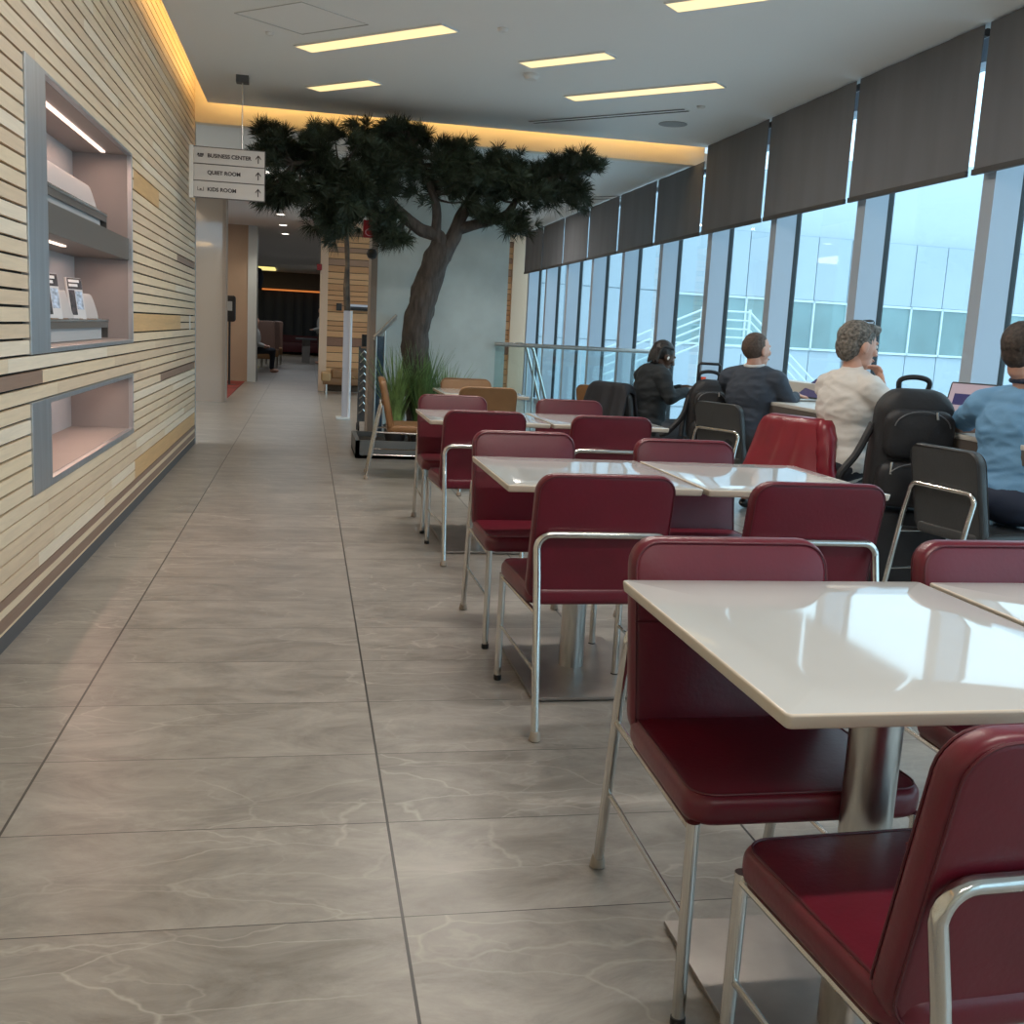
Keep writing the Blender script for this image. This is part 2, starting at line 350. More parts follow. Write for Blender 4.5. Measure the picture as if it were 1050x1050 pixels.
b.build('wall_left', [M_SLAT, M_BLACKGAP], kind='structure', smooth=False)
b = MB(); b.box(XW - .03, XW - .002, -6, 10.8, 0, .062); b.build('baseboard_left', M_DARK, kind='structure', smooth=False)
b = MB(); b.box(XW - .12, XW + .006, 10.8, 10.83, 0, 3.06); b.build('trim_2', M_STEEL, kind='structure', smooth=False)
# rest of the shell
b = MB(); b.box(-6, 4.25, -6.1, -6, 0, 3.6); b.build('wall_behind', M_CREAM, kind='structure', smooth=False)
M_GLOSSCREAM = mat('glossy_cream_panel', (0.36, 0.29, 0.24), 0.06, 0, 0.7)
M_BEIGE = mat('beige_stone', (0.50, 0.37, 0.27), 0.6, var=0.06, vscale=2)
b = MB(); b.box(-6, -1.235, 16.4, 16.8, 0, 3.06); b.build('wall_left_cream', M_GLOSSCREAM, kind='structure', smooth=False)
b = MB(); b.box(-1.235, -1.19, 16.38, 16.82, 0, 3.06); b.build('trim_3', M_BROWNPOST, kind='structure', smooth=False)
b = MB(); b.box(-6, -1.17, 22.0, 22.3, 0, 3.06); b.build('wall_left_beige', M_BEIGE, kind='structure', smooth=False)
b = MB(); b.box(-1.17, -1.0, 21.98, 22.6, 0, 3.06); b.build('trim_4', mat('pale_blue_white', (.66, .74, .78), .5), kind='structure', smooth=False)
b = MB(); b.box(-6.1, -6, -6, 44, 0, 3.2); b.build('wall_far_left', M_CREAM, kind='structure', smooth=False)
b = MB(); b.box(-6, 4.2, 42.25, 42.4, 0, 3.2); b.build('wall_far_end', mat('far_wall', (.10, .09, .085), .8), kind='structure', smooth=False)
# pleated dark curtain at the far end of the corridor
b = MB(); n = 28; vs = []; fs = []
for i in range(n * 6 + 1):
    x = -6 + 10.2 * i / (n * 6); y = 42 + 0.07 * abs(math.sin(PI * i / 6))
    vs += [(x, y, 0), (x, y, 2.36)]
for i in range(n * 6): fs.append((2 * i, 2 * i + 2, 2 * i + 3, 2 * i + 1))
b.add(vs, fs); b.box(-6, 4.2, 42.1, 42.2, 0, 2.36); tag(b.build('wall_covering', mat('navy_pleated_fabric', (0.055, 0.065, 0.085), 0.6), smooth=True), 'dark navy pleated wall covering at the far end of the corridor', 'wall covering')
b = MB(); b.box(-6, 4.2, 41.8, 42.0, 2.44, 3.06); b.build('trim_5', mat('brown_soffit', (.16, .13, .11), .7), kind='structure', smooth=False)
b = MB(); b.box(-1.7, 4.0, 41.78, 41.8, 2.36, 2.42); tag(b.build('light_strip', mat('orange_led', (.2, .08, .03), .9, emit=(1.0, .30, .07), es=.6), smooth=False), 'thin orange light strip above the dark navy pleated wall', 'light')
b = MB(); b.box(0.85, 1.0, 20.35, 42, 0, 3.06); b.build('wall_right_corridor', mat('dim_brown_wall', (.20, .16, .13), .6), kind='structure', smooth=False)

# slatted timber screen wall facing us past the plant
b = MB(); z = .12; rnd = random.Random(11)
while z < 2.98:
    h = rnd.choice((.09, .12, .12, .16)); x = .34
    if 0.74 < z < 0.86: sh = .95
    else: sh = rnd.choice((.1, .1, .4, .4, .65, .8 if z > 1.6 else .4))
    b.box(x, 3.78, 20.02, 20.06, z, z + h - .012, 0, sh); z += h
b.box(.25, 3.95, 20.06, 20.34, 0, 3.0, 1)
b.box(.22, .36, 19.96, 20.34, 0, 3.06, 2); b.box(3.78, 4.2, 19.96, 20.34, 0, 3.06, 2); b.box(.36, 3.78, 19.98, 20.05, 2.93, 3.06, 2)
b.build('wall_slat_screen', [M_SLATX, mat('dark_brown_backing', (.10, .065, .04), .8), mat('light_timber_post', (.70, .50, .35), .5)], kind='structure', smooth=False)
# concrete pier behind the tree
b = MB(); b.box(.72, 2.13, 11.5, 12.0, 0, 1.0); b.box(.72, 2.13, 11.5, 12.0, 1.006, 2.3); b.box(.72, 2.13, 11.5, 12.0, 2.306, 3.06); b.box(.73, 2.12, 11.505, 11.99, .01, 3.05)
b.build('wall_concrete_pier', M_CONC, kind='structure', smooth=False)
b = MB(); b.box(.655, .72, 11.49, 12.0, 0, 3.06); b.build('trim_6', M_BROWNPOST, kind='structure', smooth=False)

# ------------------------------------------------------------------ glass front
MY = [5.875 + 1.5 * k for k in range(-8, 10)]
fr = MB()
for i, y in enumerate(MY):
    b = MB(); b.box(XG, 4.15, y - .06, y + .06, 0, 3.2 if y < 10.8 else 3.06, 0); b.box(4.15, 4.21, y - .035, y + .035, 0, 3.2 if y < 10.8 else 3.06, 1)
    o = b.build('trim_%d' % (10 + i), [M_MULL, M_GASKET], kind='structure', smooth=False)
ys = [-6.0] + MY + [20.0]
for i in range(len(ys) - 1):
    y0, y1 = ys[i] + .035, ys[i + 1] - .035
    if y1 - y0 < .1: continue
    zt = 3.2 if y1 < 10.9 else 3.06
    b = MB(); b.box(4.175, 4.185, y0, y1, 0, zt)
    b.build('window_%d' % (i + 1), M_GLASS, kind='structure', smooth=False)
b = MB(); b.box(4.12, 4.22, -6, 20, 0, .08); b.box(4.1, 4.24, -6, 20, 3.06, 3.6); b.build('window_30', M_MULL, kind='structure', smooth=False)
b = MB(); b.box(4.2, 4.3, 20, 44, 0, 3.2); b.build('wall_right', M_CREAM, kind='structure', smooth=False)
# roller blinds
BL = 'roller blinds along the window wall'
wh = ['nearest the camera', 'second', 'third', 'fourth', 'fifth', 'sixth', 'seventh', 'eighth', 'ninth', 'tenth', 'eleventh', 'twelfth']
vis = 0
for i in range(len(MY) - 1):
    y0, y1 = MY[i] + .13, MY[i + 1] + .07
    if y1 < 2.5: continue
    zt = 3.2 if y0 < 10.3 else 3.06
    vis += 1
    t = thing('roller_blind', '%s dark grey roller blind counted along the top of the windows from the camera' % wh[vis - 1] if vis > 1 else 'dark grey roller blind nearest the camera, cut by the right picture edge', 'blind', (3.9, (y0 + y1) / 2, 2.32), 0, BL)
    h = (y1 - y0) / 2
    b = MB(); vs = []; fs = []
    for k in range(13):
        yy = -h + 2 * h * k / 12; xx = .004 * math.sin(k * 1.7 + i)
        vs += [(xx, yy, .03), (xx, yy, zt - 2.32 - .01), (xx + .004, yy, .03), (xx + .004, yy, zt - 2.32 - .01)]
    for k in range(12):
        q = 4 * k; fs += [(q, q + 4, q + 5, q + 1), (q + 2, q + 3, q + 7, q + 6), (q, q + 2, q + 6, q + 4), (q + 1, q + 5, q + 7, q + 3)]
    fs += [(0, 1, 3, 2), (48, 50, 51, 49)]
    b.add(vs, fs); b.build('fabric', M_BLIND, t)
    b = MB(); b.box(-.012, .012, -h, h, 0, .035); b.build('bottom_bar', M_BLINDBAR, t, bevel=.003)
    if y0 < 10.3:
        b = MB(); b.tube([(.03, -h, zt - 2.32 - .05), (.03, h, zt - 2.32 - .05)], .024, 10); b.build('roller', M_BLINDBAR, t)
# raised ledge along the glass and the counter the guests sit at
b = MB(); b.box(3.78, 3.965, 2.0, 9.1, .87, .985, 0); b.build('window_31', mat('cream_ledge', (.58, .55, .50), .5), kind='structure', smooth=False, bevel=.004)
t = thing('window_counter', 'long counter with pale top and dark edge running along the window wall', 'counter', (3.5, 5.5, 0))
b = MB(); b.box(-.24, .28, -3.5, 3.4, .835, .86, 0)
b.build('worktop', mat('pale_laminate', (.55, .52, .48), .35), t, bevel=.004)
b = MB(); b.box(-.238, -.20, -3.49, 3.39, .765, .834, 0); b.build('apron', mat('dark_apron', (.10, .085, .075), .5), t)
for y in (-3.2, -1.0, 1.2, 3.2):
    b = MB(); b.tube([(.1, y, 0.02), (.1, y, .835)], .028, 14); b.lathe([(.16, 0), (.16, .012), (.03, .02)], (.1, y, 0)); b.build('leg', M_SATIN, t)
# ------------------------------------------------------------------ ceiling fittings
CL = 'linear ceiling lamps'
def lamp(x, y, L_, w, label, z=3.2):
    t = thing('ceiling_lamp', label, 'ceiling lamp', (x, y, z - .012), math.radians(-45), CL)
    b = MB(); b.box(-L_ / 2, L_ / 2, -w / 2, w / 2, .002, .010); b.build('diffuser', M_LAMP, t, smooth=False)
    b = MB()
    for (a0, a1, c0, c1) in ((-L_ / 2 - .008, L_ / 2 + .008, -w / 2 - .008, -w / 2), (-L_ / 2 - .008, L_ / 2 + .008, w / 2, w / 2 + .008), (-L_ / 2 - .008, -L_ / 2, -w / 2, w / 2), (L_ / 2, L_ / 2 + .008, -w / 2, w / 2)):
        b.box(a0, a1, c0, c1, 0, .0115)
    b.build('frame', M_CEIL, t, smooth=False)
lamp(.41, 7.77, 1.33, .17, 'long glowing strip lamp in the ceiling, left one above the tree')
lamp(.26, 9.32, .69, .16, 'short glowing strip lamp in the ceiling just above the tree crown')
lamp(1.79, 7.79, .71, .16, 'short glowing strip lamp in the middle of the ceiling')
lamp(2.585, 8.51, 1.34, .17, 'long glowing strip lamp in the ceiling nearest the window wall vents')
lamp(2.40, 6.05, .90, .17, 'glowing strip lamp cut by the top picture edge')
def round_fit(name, x, y, r, h, label, cat, m, z=3.2):
    b = MB(); b.lathe([(r * .7, -h), (r, -h * .5), (r, 0)], (0, 0, 0), 24); o = b.build(name, m); o.location = (x, y, z - .001); tag(o, label, cat)
round_fit('smoke_detector', 1.644, 8.325, .06, .04, 'round white smoke detector on the ceiling left of the middle short lamp', 'smoke detector', M_WHITE)
round_fit('ceiling_speaker', 3.237, 9.625, .13, .008, 'round flush speaker grille in the ceiling near the blinds', 'speaker', mat('speaker_grille', (.36, .37, .38), .7))
round_fit('sprinkler', 3.203, 8.474 + .35, .035, .02, 'small round sprinkler cap right of the long window-side lamp', 'sprinkler', M_WHITE)
round_fit('sprinkler', 1.216, 7.2, .035, .02, 'small round sprinkler cap between the two front ceiling lamps', 'sprinkler', M_WHITE)
round_fit('sprinkler', -.29, 7.9, .03, .02, 'small round sprinkler cap near the sign bracket', 'sprinkler', M_WHITE)
def vent(x, y, L_, n_, label, z=3.2, gap=.07):
    t = thing('ceiling_vent', label, 'vent', (x, y, z - .006), math.radians(-45), 'slot vents in the ceiling')
    b = MB(); b.box(-L_ / 2, L_ / 2, -.022 - gap / 2 * (n_ - 1), .022 + gap / 2 * (n_ - 1), .001, .005); b.build('frame', M_CEIL, t, smooth=False)
    for k in range(n_):
        yy = (k - (n_ - 1) / 2) * gap; b = MB(); b.box(-L_ / 2 + .01, L_ / 2 - .01, yy - .014, yy + .014, -.002, .003); b.build('slot', M_BLACK, t, smooth=False)
vent(2.58, 9.56, 1.60, 2, 'long double slot vent in the ceiling above the tree right side', gap=.08)
vent(3.70, 13.95, .9, 2, 'short double slot vent in the lower ceiling beyond the orange bulkhead', 3.06, .22)
vent(3.45, 17.9, .7, 2, 'small double slot vent at the far end of the window ceiling', 3.06, .25)
# access panel outline in the ceiling
b = MB()
for p0, p1 in (((-.5, 7.51), (-.07, 7.86)), ((-.07, 7.86), (.361, 7.444)), ((.361, 7.444), (-.07, 7.1)), ((-.07, 7.1), (-.5, 7.51))):
    b.tube([(p0[0], p0[1], 3.199), (p1[0], p1[1], 3.199)], .004, 6)
b.build('trim_7', mat('panel_seam', (.5, .5, .5), .6), kind='structure', smooth=False)
for i, (x, y) in enumerate(((-.51, 14.0), (-.5, 15.7), (-.5, 17.5), (-.49, 19.3), (-.49, 21.4), (-.49, 23.5))):
    b = MB(); b.lathe([(.06, -.006), (.075, 0)], (0, 0, 0), 18); o = b.build('downlight', M_DOWN); o.location = (x, y, 3.058)
    tag(o, 'small round downlight in the corridor ceiling, %s from the camera' % wh[i].replace('nearest the camera', 'first'), 'downlight', 'corridor downlights')
spot('downlight_beam', (-.5, 15.7, 3.0), (0, 0, 0), 30, (1, .88, .7), 2.2); spot('downlight_beam', (-.5, 21.4, 3.0), (0, 0, 0), 30, (1, .88, .7), 2.2)
b = MB(); b.box(-1.95, -1.15, 38.5, 40.4, 3.02, 3.055); tag(b.build('panel_lamp', mat('yellow_panel', (1, .9, .4), .5, emit=(1, .86, .30), es=1.0), smooth=False), 'yellow rectangular ceiling lamp far down the corridor', 'ceiling lamp')
# ring pendant in the side bay (seen only mirrored in the glossy cream wall)
b = MB(); b.tube([(.33 * math.cos(a), .33 * math.sin(a), 0) for a in [2 * PI * k / 40 for k in range(40)]], .014, 8, closed=True)
for a in (0, 2.1, 4.2): b.tube([(.33 * math.cos(a), .33 * math.sin(a), 0), (.02 * math.cos(a), .02 * math.sin(a), .56)], .002, 5)
o = b.build('ring_pendant', mat('ring_led', (1, .9, .7), .5, emit=(1, .72, .42), es=9)); o.location = (-2.0, 13.1, 2.50)
tag(o, 'glowing ring pendant lamp reflected in the glossy cream wall', 'pendant lamp')
area('side_bay_light', (-2.6, 13.5, 3.0), (0, 0, 0), 1.5, 3, 45, (1, .78, .55))
area('side_bay_light', (-2.2, 19.3, 3.0), (0, 0, 0), 1.5, 3, 35, (1, .8, .6))

# ------------------------------------------------------------------ recesses in the slatted wall
M_NICHE = mat('niche_lining', (.34, .30, .29), .55, var=.05, vscale=3)
M_NICHEL = mat('niche_panel_light', (.46, .46, .47), .5)
M_SHELFB = mat('shelf_bronze', (.17, .15, .135), .4, .3)
def niche(name, label, y0, y1, z0, z1, yi, zi0, zi1, depth):
    t = thing(name, label, 'wall niche', (XW, (y0 + y1) / 2, z0))
    o = Vector((XW, (y0 + y1) / 2, z0))
    def B(nm, m, *bx, bev=.002):
        b = MB()
        for q in bx: b.box(q[0] - o.x, q[1] - o.x, q[2] - o.y, q[3] - o.y, q[4] - o.z, q[5] - o.z)
        return b.build(nm, m, t, smooth=False, bevel=bev)
    B('frame', M_STEEL, (XW - .03, XW + .008, y0, yi, z0, z1), (XW - .03, XW + .008, yi, y1, z0, zi0), (XW - .03, XW + .008, yi, y1, zi1, z1), (XW - .03, XW + .008, y1 - .02, y1, zi0, zi1))
    B('back_panel', M_NICHEL, (XW - depth - .01, XW - depth, yi, y1, zi0, zi1), bev=0)
    B('side_panel', M_NICHE, (XW - depth, XW - .02, y1 - .022, y1 - .01, zi0, zi1), bev=0)
    B('side_panel', M_NICHE, (XW - depth, XW - .03, yi - .012, yi, zi0, zi1), bev=0)
    B('top_panel', M_NICHE, (XW - depth, XW - .02, yi, y1 - .01, zi1 - .002, zi1 + .01), bev=0)
    B('bottom_panel', M_NICHE, (XW - depth, XW - .02, yi, y1 - .01, zi0 - .01, zi0 + .002), bev=0)
    return t, B
t, B = niche('display_niche', 'large steel framed display niche with brochure shelves in the slatted wall', 4.48, 7.0, 1.065, 2.2, 4.80, 1.085, 2.185, .33)
B('shelf', M_SHELFB, (XW - .33, XW - .012, 4.81, 6.975, 1.565, 1.695))
B('light_strip', M_LED, (XW - .142, XW - .120, 4.82, 6.84, 2.172, 2.181), bev=0)
B('light_strip', M_LED, (XW - .142, XW - .120, 4.82, 5.75, 1.556, 1.563), bev=0)
def holder(z):
    ob = MB(); f = lambda u, v, h: (-.13 + (v + .07) * -.30 - h, u - .02, z - 1.065 + .008 + v + .07)
    ob.cushion(1.86, .14, .012, .05, .004, f); ob.build('brochure_rest', M_NICHEL, t)
    ob = MB(); ob.box(-.33, -.098, -.92, 1.02, z - 1.065 - .006, z - 1.065 + .004); ob.build('ledge', M_NICHEL, t, smooth=False)
    ob = MB(); ob.box(-.112, -.102, -.92, 1.02, z - 1.065 - .040, z - 1.065 - .006); ob.box(-.33, -.102, 1.015, 1.022, z - 1.065 - .10, z - 1.065 - .006); ob.build('ledge_band', M_SHELFB, t, smooth=False)
    ob = MB(); ob.box(-.130, -.118, -.92, .90, z - 1.065 - .105, z - 1.065 - .036); ob.build('lower_panel', M_NICHEL, t, smooth=False)
    ob = MB(); ob.box(-.102, -.098, -.92, 1.03, z - 1.065 - .008, z - 1.065 + .012); ob.build('acrylic_lip', M_ACRYL, t, smooth=False)
holder(1.805); holder(1.195)
t, B = niche('open_niche', 'low empty steel framed niche with warm lit floor below the display niche', 4.47, 6.985, .502, .877, 4.785, .532, .855, .36)
B('light_strip', M_LED, (XW - .21, XW - .185, 4.82, 6.9, .845, .853), bev=0)
for z, pw in ((2.165, 4.2), (1.55, 3.0), (.84, 2.6)):
    area('niche_strip_light', (XW - .131, 5.85, z), (0, 0, 0), .02, 2.0, pw, (1.0, .60, .43))
# two brochures
for i, (y, lab) in enumerate(((5.44, 'narrow brochure on the left of the two in the display niche'), (6.0, 'narrow brochure on the right of the two in the display niche'))):
    t = thing('brochure', lab, 'brochure', (XW - .118, y, 1.202), -.45, 'brochures on the lower shelf')
    Mr = Matrix.Rotation(math.radians(-9), 4, 'Y')
    b = MB(); b.box(-.006, .004, -.062, .062, 0, .215, 0, M=Mr); b.build('cover', mat('brochure_cover_%d' % i, (.62, .60, .60), .35), t, smooth=False)
    b = MB(); b.box(.0042, .0052, -.054, .060, .155, .213, 0, M=Mr); b.box(.0042, .0052, -.052, -.005, .02, .15, 0, M=Mr); b.build('photo', mat('brochure_dark_%d' % i, (.05, .035, .035), .4, var=.8, vscale=40), t, smooth=False)
    b = MB(); b.box(.0042, .0055, .0, .052, .05, .145, 0, M=Mr); b.build('picture', mat('brochure_blue_%d' % i, (.40, .48, .60), .4, var=.5, vscale=50), t, smooth=False)
    b = MB()
    for k, ww in enumerate((.085, .07)):
        b.box(.0054, .0060, -.045, -.045 + ww, .190 - k * .022, .204 - k * .022, 0, M=Mr)
    b.build('title_lines', M_WHITE, t, smooth=False)

# ------------------------------------------------------------------ hanging sign
M_SIGN = mat('sign_white', (.60, .585, .58), .5); M_INK = mat('sign_ink', (.05, .04, .045), .6)
SY = 9.36
t = thing('hanging_sign', 'ceiling hung direction sign with three white plates', 'sign', (-.64, SY, 2.22))
b = MB(); b.box(-.30, .275, -.012, .012, -.004, .005); b.box(-.30, .275, -.012, .012, .128, .136); b.box(-.30, .275, -.012, .012, .262, .270); b.box(-.30, .275, -.012, .012, .396, .404); b.box(.268, .275, -.012, .012, 0, .4)
b.box(-.27, .27, -.004, .006, 0, .4)
b.build('frame', mat('sign_frame', (.12, .11, .11), .5), t, smooth=False)
b = MB(); b.box(-.335, -.30, -.02, .02, -.01, .41); b.build('side_bar', M_WHITE, t, smooth=False, bevel=.003)
b = MB(); b.tube([(.085, 0, .40), (.085, 0, .98)], .005, 8); b.build('rod', M_SATIN, t)
b = MB(); b.box(.035, .135, -.05, .05, .925, .98); b.build('ceiling_bracket', M_DARK, t, smooth=False)
for k, (tx, ic) in enumerate((('BUSINESS CENTER', 2), ('QUIET ROOM', 0), ('KIDS ROOM', 1))):
    z0 = .27 - .134 * k
    b = MB(); b.box(-.295, .268, -.014, -.006, z0 + .001, z0 + .126); pl = b.build('plate', M_SIGN, t, smooth=False)
    me = text_mesh(tx, .043, .0008, .0012); me.materials.append(M_INK)
    o = bpy.data.objects.new('lettering', me); COL.objects.link(o); o.parent = pl; o.location = (-.19, -.0155, z0 + .050); o.rotation_euler = (PI / 2, 0, 0)
    b = MB(); b.box(.214, .222, -.0165, -.0142, z0 + .03, z0 + .09)
    for sgn in (-1, 1): b.add([(.218, -.0165, z0 + .097), (.218 + sgn * .022, -.0165, z0 + .070), (.218 + sgn * .022, -.0165, z0 + .058), (.218, -.0165, z0 + .085)], [(0, 1, 2, 3)])
    b.build('arrow', M_INK, pl, smooth=False)
    b = MB()
    if ic == 2:
        for dx in (0, 0.02): b.box(-.268 + dx, -.254 + dx, -.0165, -.0142, z0 + .066, z0 + .078)
        b.box(-.272, -.218, -.0165, -.0142, z0 + .060, z0 + .064); b.box(-.262, -.228, -.0165, -.0142, z0 + .05, z0 + .057); b.box(-.232, -.220, -.0165, -.0142, z0 + .066, z0 + .078)
        b.build('pictogram', M_INK, pl, smooth=False)
    if ic == 1:
        b.box(-.268, -.218, -.0165, -.0142, z0 + .050, z0 + .054); b.box(-.268, -.264, -.0165, -.0142, z0 + .05, z0 + .08); b.box(-.222, -.218, -.0165, -.0142, z0 + .05, z0 + .08); b.box(-.250, -.236, -.0165, -.0142, z0 + .056, z0 + .066)
        b.build('pictogram', M_INK, pl, smooth=False)
# ================================================================== chairs and tables
def back_y(z): return -.125 - .085 * max(0.0, (z - .42) / .4) ** 1.15
def make_chair(label, mL, mS, group, armlegs=False):
    t = thing('dining_chair', label, 'chair', (0, 0, 0), 0, group)
    fn = lambda u, v, h: (u * (1 + .025 * v / .2), .085 + v, .392 + h)
    b = MB(); b.cushion(.462, .44, .062, .055, .022, fn, crown=.004); seat = b.build('seat', mL, t)
    def rr(w, d, rc, f, n=6):
        o = []
        for cx, cy, a0 in ((1, 1, 0), (-1, 1, 90), (-1, -1, 180), (1, -1, 270)):
            for k in range(n + 1):
                a = math.radians(a0 + 90 * k / n); o.append(f((w / 2 - rc) * cx + rc * math.cos(a), (d / 2 - rc) * cy + rc * math.sin(a)))
        return o
    b = MB(); b.tube(rr(.439, .417, .045, lambda u, v: fn(u, v, .0605)), .0024, 6, closed=True); b.build('piping', mS, seat)
    gb = lambda u, v, h: (u, back_y(.6125 + v) + h, .6125 + v)
    b = MB()
    # backrest: bent cushion, cut into extra rings so that it follows the lean
    b.cushion(.455, .435, .052, .062, .018, gb, crown=.003); back = b.build('backrest', mL, t)
    b = MB(); b.tube(rr(.440, .420, .055, lambda u, v: gb(u, v, -.0005)), .0024, 6, closed=True); b.tube(rr(.440, .420, .055, lambda u, v: gb(u, v, .0525)), .0024, 6, closed=True); b.build('piping', mS, back)
    b = MB(); b.tube([gb(-.222, .045, .054), gb(0, .045, .0545), gb(.222, .045, .054)], .002, 6); b.build('seam', mS, back)
    R_ = .0125
    for s in (-1, 1):
        b = MB(); b.tube([(s * .222, .294, .012), (s * .222, .288, .400)], R_, 12); lg = b.build('leg', M_CHROME, t)
        b = MB(); b.lathe([(.013, 0), (.015, .003), (.0145, .018), (.012, .02)], (s * .222, .294, 0), 12); b.build('foot_cap', M_BLACK, lg)
        b = MB(); b.tube([(s * .214, -.292, .014), (s * .214, -.222, .41)], R_, 12); lg = b.build('leg', M_CHROME, t)
        b = MB(); b.lathe([(.014, 0), (.019, .004), (.018, .012), (.0145, .03), (.0125, .032)], (s * .214, -.293, 0), 12); b.build('foot_cap', mat('foot_cap_beige', (.30, .25, .20), .6) if 'foot_cap_beige' not in MATS else MATS['foot_cap_beige'], lg)
        b = MB(); b.tube([(s * .215, -.226, .392), (s * .224, .286, .386)], .0075, 8); b.build('side_rail', M_CHROME, t)
        b = MB(); b.tube([(s * .211, -.256, .205), (s * .221, .292, .205)], .006, 8); b.build('stretcher', M_CHROME, t)
    def tubey(z): return back_y(z) - .014
    pts = [(-.214, -.222, .41), (-.214, -.205, .50)]
    rc = .045
    pts += [(-.214 + rc - rc * math.cos(a), tubey(.645), .635 - rc + rc * math.sin(a)) for a in [math.radians(q) for q in range(0, 91, 15)]]
    pts += [(-p[0], p[1], p[2]) for p in reversed(pts)]
    b = MB(); b.tube(pts, R_, 12); b.build('back_frame', M_CHROME, t)
    return t
rd = 'red chairs at the white dining tables'
c0 = make_chair('burgundy leather chair tucked under the far side of the nearest left white table', M_RED, M_REDSEAM, rd)
c0.location = (.920, 1.960, 0); c0.rotation_euler = (0, 0, PI)
def chair(x, y, rz, label): return dup(c0, (x, y, 0), rz, label)
chair(.950, 1.215, math.radians(2.5), 'burgundy leather chair in the bottom right corner, its back to the camera')
chair(1.605, 1.965, PI + .02, 'burgundy leather chair at the nearest right table, cut by the right picture edge')
chair(.93, 3.33, .01, 'burgundy chair with its back to us at the second left white table')
chair(1.62, 3.26, -.02, 'burgundy chair with its back to us at the second right white table')
chair(.938, 4.30, PI + .02, 'burgundy leather chair facing us at the far side of the second left table')
chair(1.62, 4.17, PI - .01, 'burgundy leather chair facing us at the far side of the second right table')
chair(.945, 5.77, .03, 'burgundy chair with its back to us at the third left white table')
chair(1.65, 5.73, -.02, 'burgundy chair with its back to us at the third right white table')
chair(.94, 6.66, PI, 'burgundy leather chair facing us at the far side of the third left table')
chair(1.72, 6.66, PI - .02, 'burgundy leather chair facing us at the far side of the third right table')
br = make_chair('tan leather chair facing the window beside the long grass planter', M_BROWN, M_BROWNSEAM, 'tan chairs beyond the red chairs')
br.location = (.80, 8.85, 0); br.rotation_euler = (0, 0, -PI / 2 - .05)
dup(br, (1.37, 8.18, 0), .02, 'tan leather chair with its back to us at the fourth table')
dup(br, (1.39, 9.12, 0), PI, 'tan leather chair facing us at the far side of the fourth table')
dup(br, (2.66, 9.15, 0), -.75, 'tan leather chair standing alone, turned beside the black jacket chair')
gr = make_chair('charcoal leather chair under the person in the blue shirt', M_GREY, M_GREYSEAM, 'charcoal chairs at the window counter')
gr.location = (3.12, 4.45, 0); gr.rotation_euler = (0, 0, -PI / 2 + .14)
gr2 = dup(gr, (3.10, 7.30, 0), -PI / 2 + .42, 'charcoal leather chair under the person in the navy sweater')
gr5 = dup(gr, (3.00, 5.84, 0), -PI / 2 + .40, 'charcoal chair under the person in the white t-shirt')
gr6 = dup(gr, (2.60, 8.42, 0), -PI / 2 + .5, 'charcoal chair under the person with braids')
def make_table(label, w=.69, d=.79):
    t = thing('dining_table', label, 'table', (0, 0, 0), 0, 'white dining tables')
    b = MB(); fn = lambda u, v, h: (u * (1 - max(0, .012 - h) * .9), v * (1 - max(0, .012 - h) * .9), .726 + h)
    b.cushion(w, d, .024, .010, .004, fn, m=0, mside=1, nc=4); b.build('tabletop', [M_TOP, M_EDGE], t)
    b = MB(); b.tube([(0, -.06, .014), (0, -.06, .70)], .046, 32); b.build('pedestal', M_SATIN, t)
    b = MB(); b.box(-.16, .16, -.22, .10, .700, .727); b.build('mounting_plate', M_DARK, t, smooth=False)
    b = MB(); b.box(-.225, .225, -.425, .305, .006, .016); pl = b.build('base_plate', M_PLATE, t, smooth=False, bevel=.0015)
    for sx_ in (-.19, .19):
        for sy_ in (-.39, .27):
            b = MB(); b.lathe([(.016, 0), (.016, .006)], (sx_, sy_, 0), 12); b.build('glide', M_BLACK, pl)
    return t
t0 = make_table('nearest left white dining table with a burgundy chair tucked under its far side'); t0.location = (1.005, 1.680, 0)
dup(t0, (1.715, 1.675, 0), 0, 'nearest right white dining table, mostly cut by the right picture edge')
dup(t0, (1.010, 3.80, 0), 0, 'second left white dining table from the camera')
dup(t0, (1.715, 3.79, 0), 0, 'second right white dining table from the camera, reflecting the navy sweater')
dup(t0, (1.020, 6.20, 0), 0, 'third left white dining table from the camera')
dup(t0, (1.725, 6.20, 0), 0, 'third right white dining table from the camera')
dup(t0, (1.41, 8.66, 0), 0, 'white dining table between two tan chairs near the planter')

# ================================================================== pine in a planter
M_BARK = mat('bark', (.062, .052, .046), .9, var=.45, vscale=6, stretch=(5, 5, 1), bump=1.0, bscale=9)
M_NEEDLE = mat('pine_needles', (.026, .042, .024), .55, var=.35, vscale=2.5)
T0 = Vector((1.12, 10.45, 0))
tr = thing('pine_tree', 'large pine tree with leaning trunk and dark crown before the concrete wall', 'tree', T0)
rt = random.Random(5)
def spline(P, n=8):
    P = [Vector(p) for p in P]; Q = [P[0] * 2 - P[1]] + P + [P[-1] * 2 - P[-2]]; o = []
    for i in range(1, len(Q) - 2):
        for k in range(n):
            s_ = k / n; a, b_, c, d = Q[i - 1], Q[i], Q[i + 1], Q[i + 2]
            o.append(.5 * ((2 * b_) + (c - a) * s_ + (2 * a - 5 * b_ + 4 * c - d) * s_ ** 2 + (3 * b_ - a - 3 * c + d) * s_ ** 3))
    return o + [P[-1]]
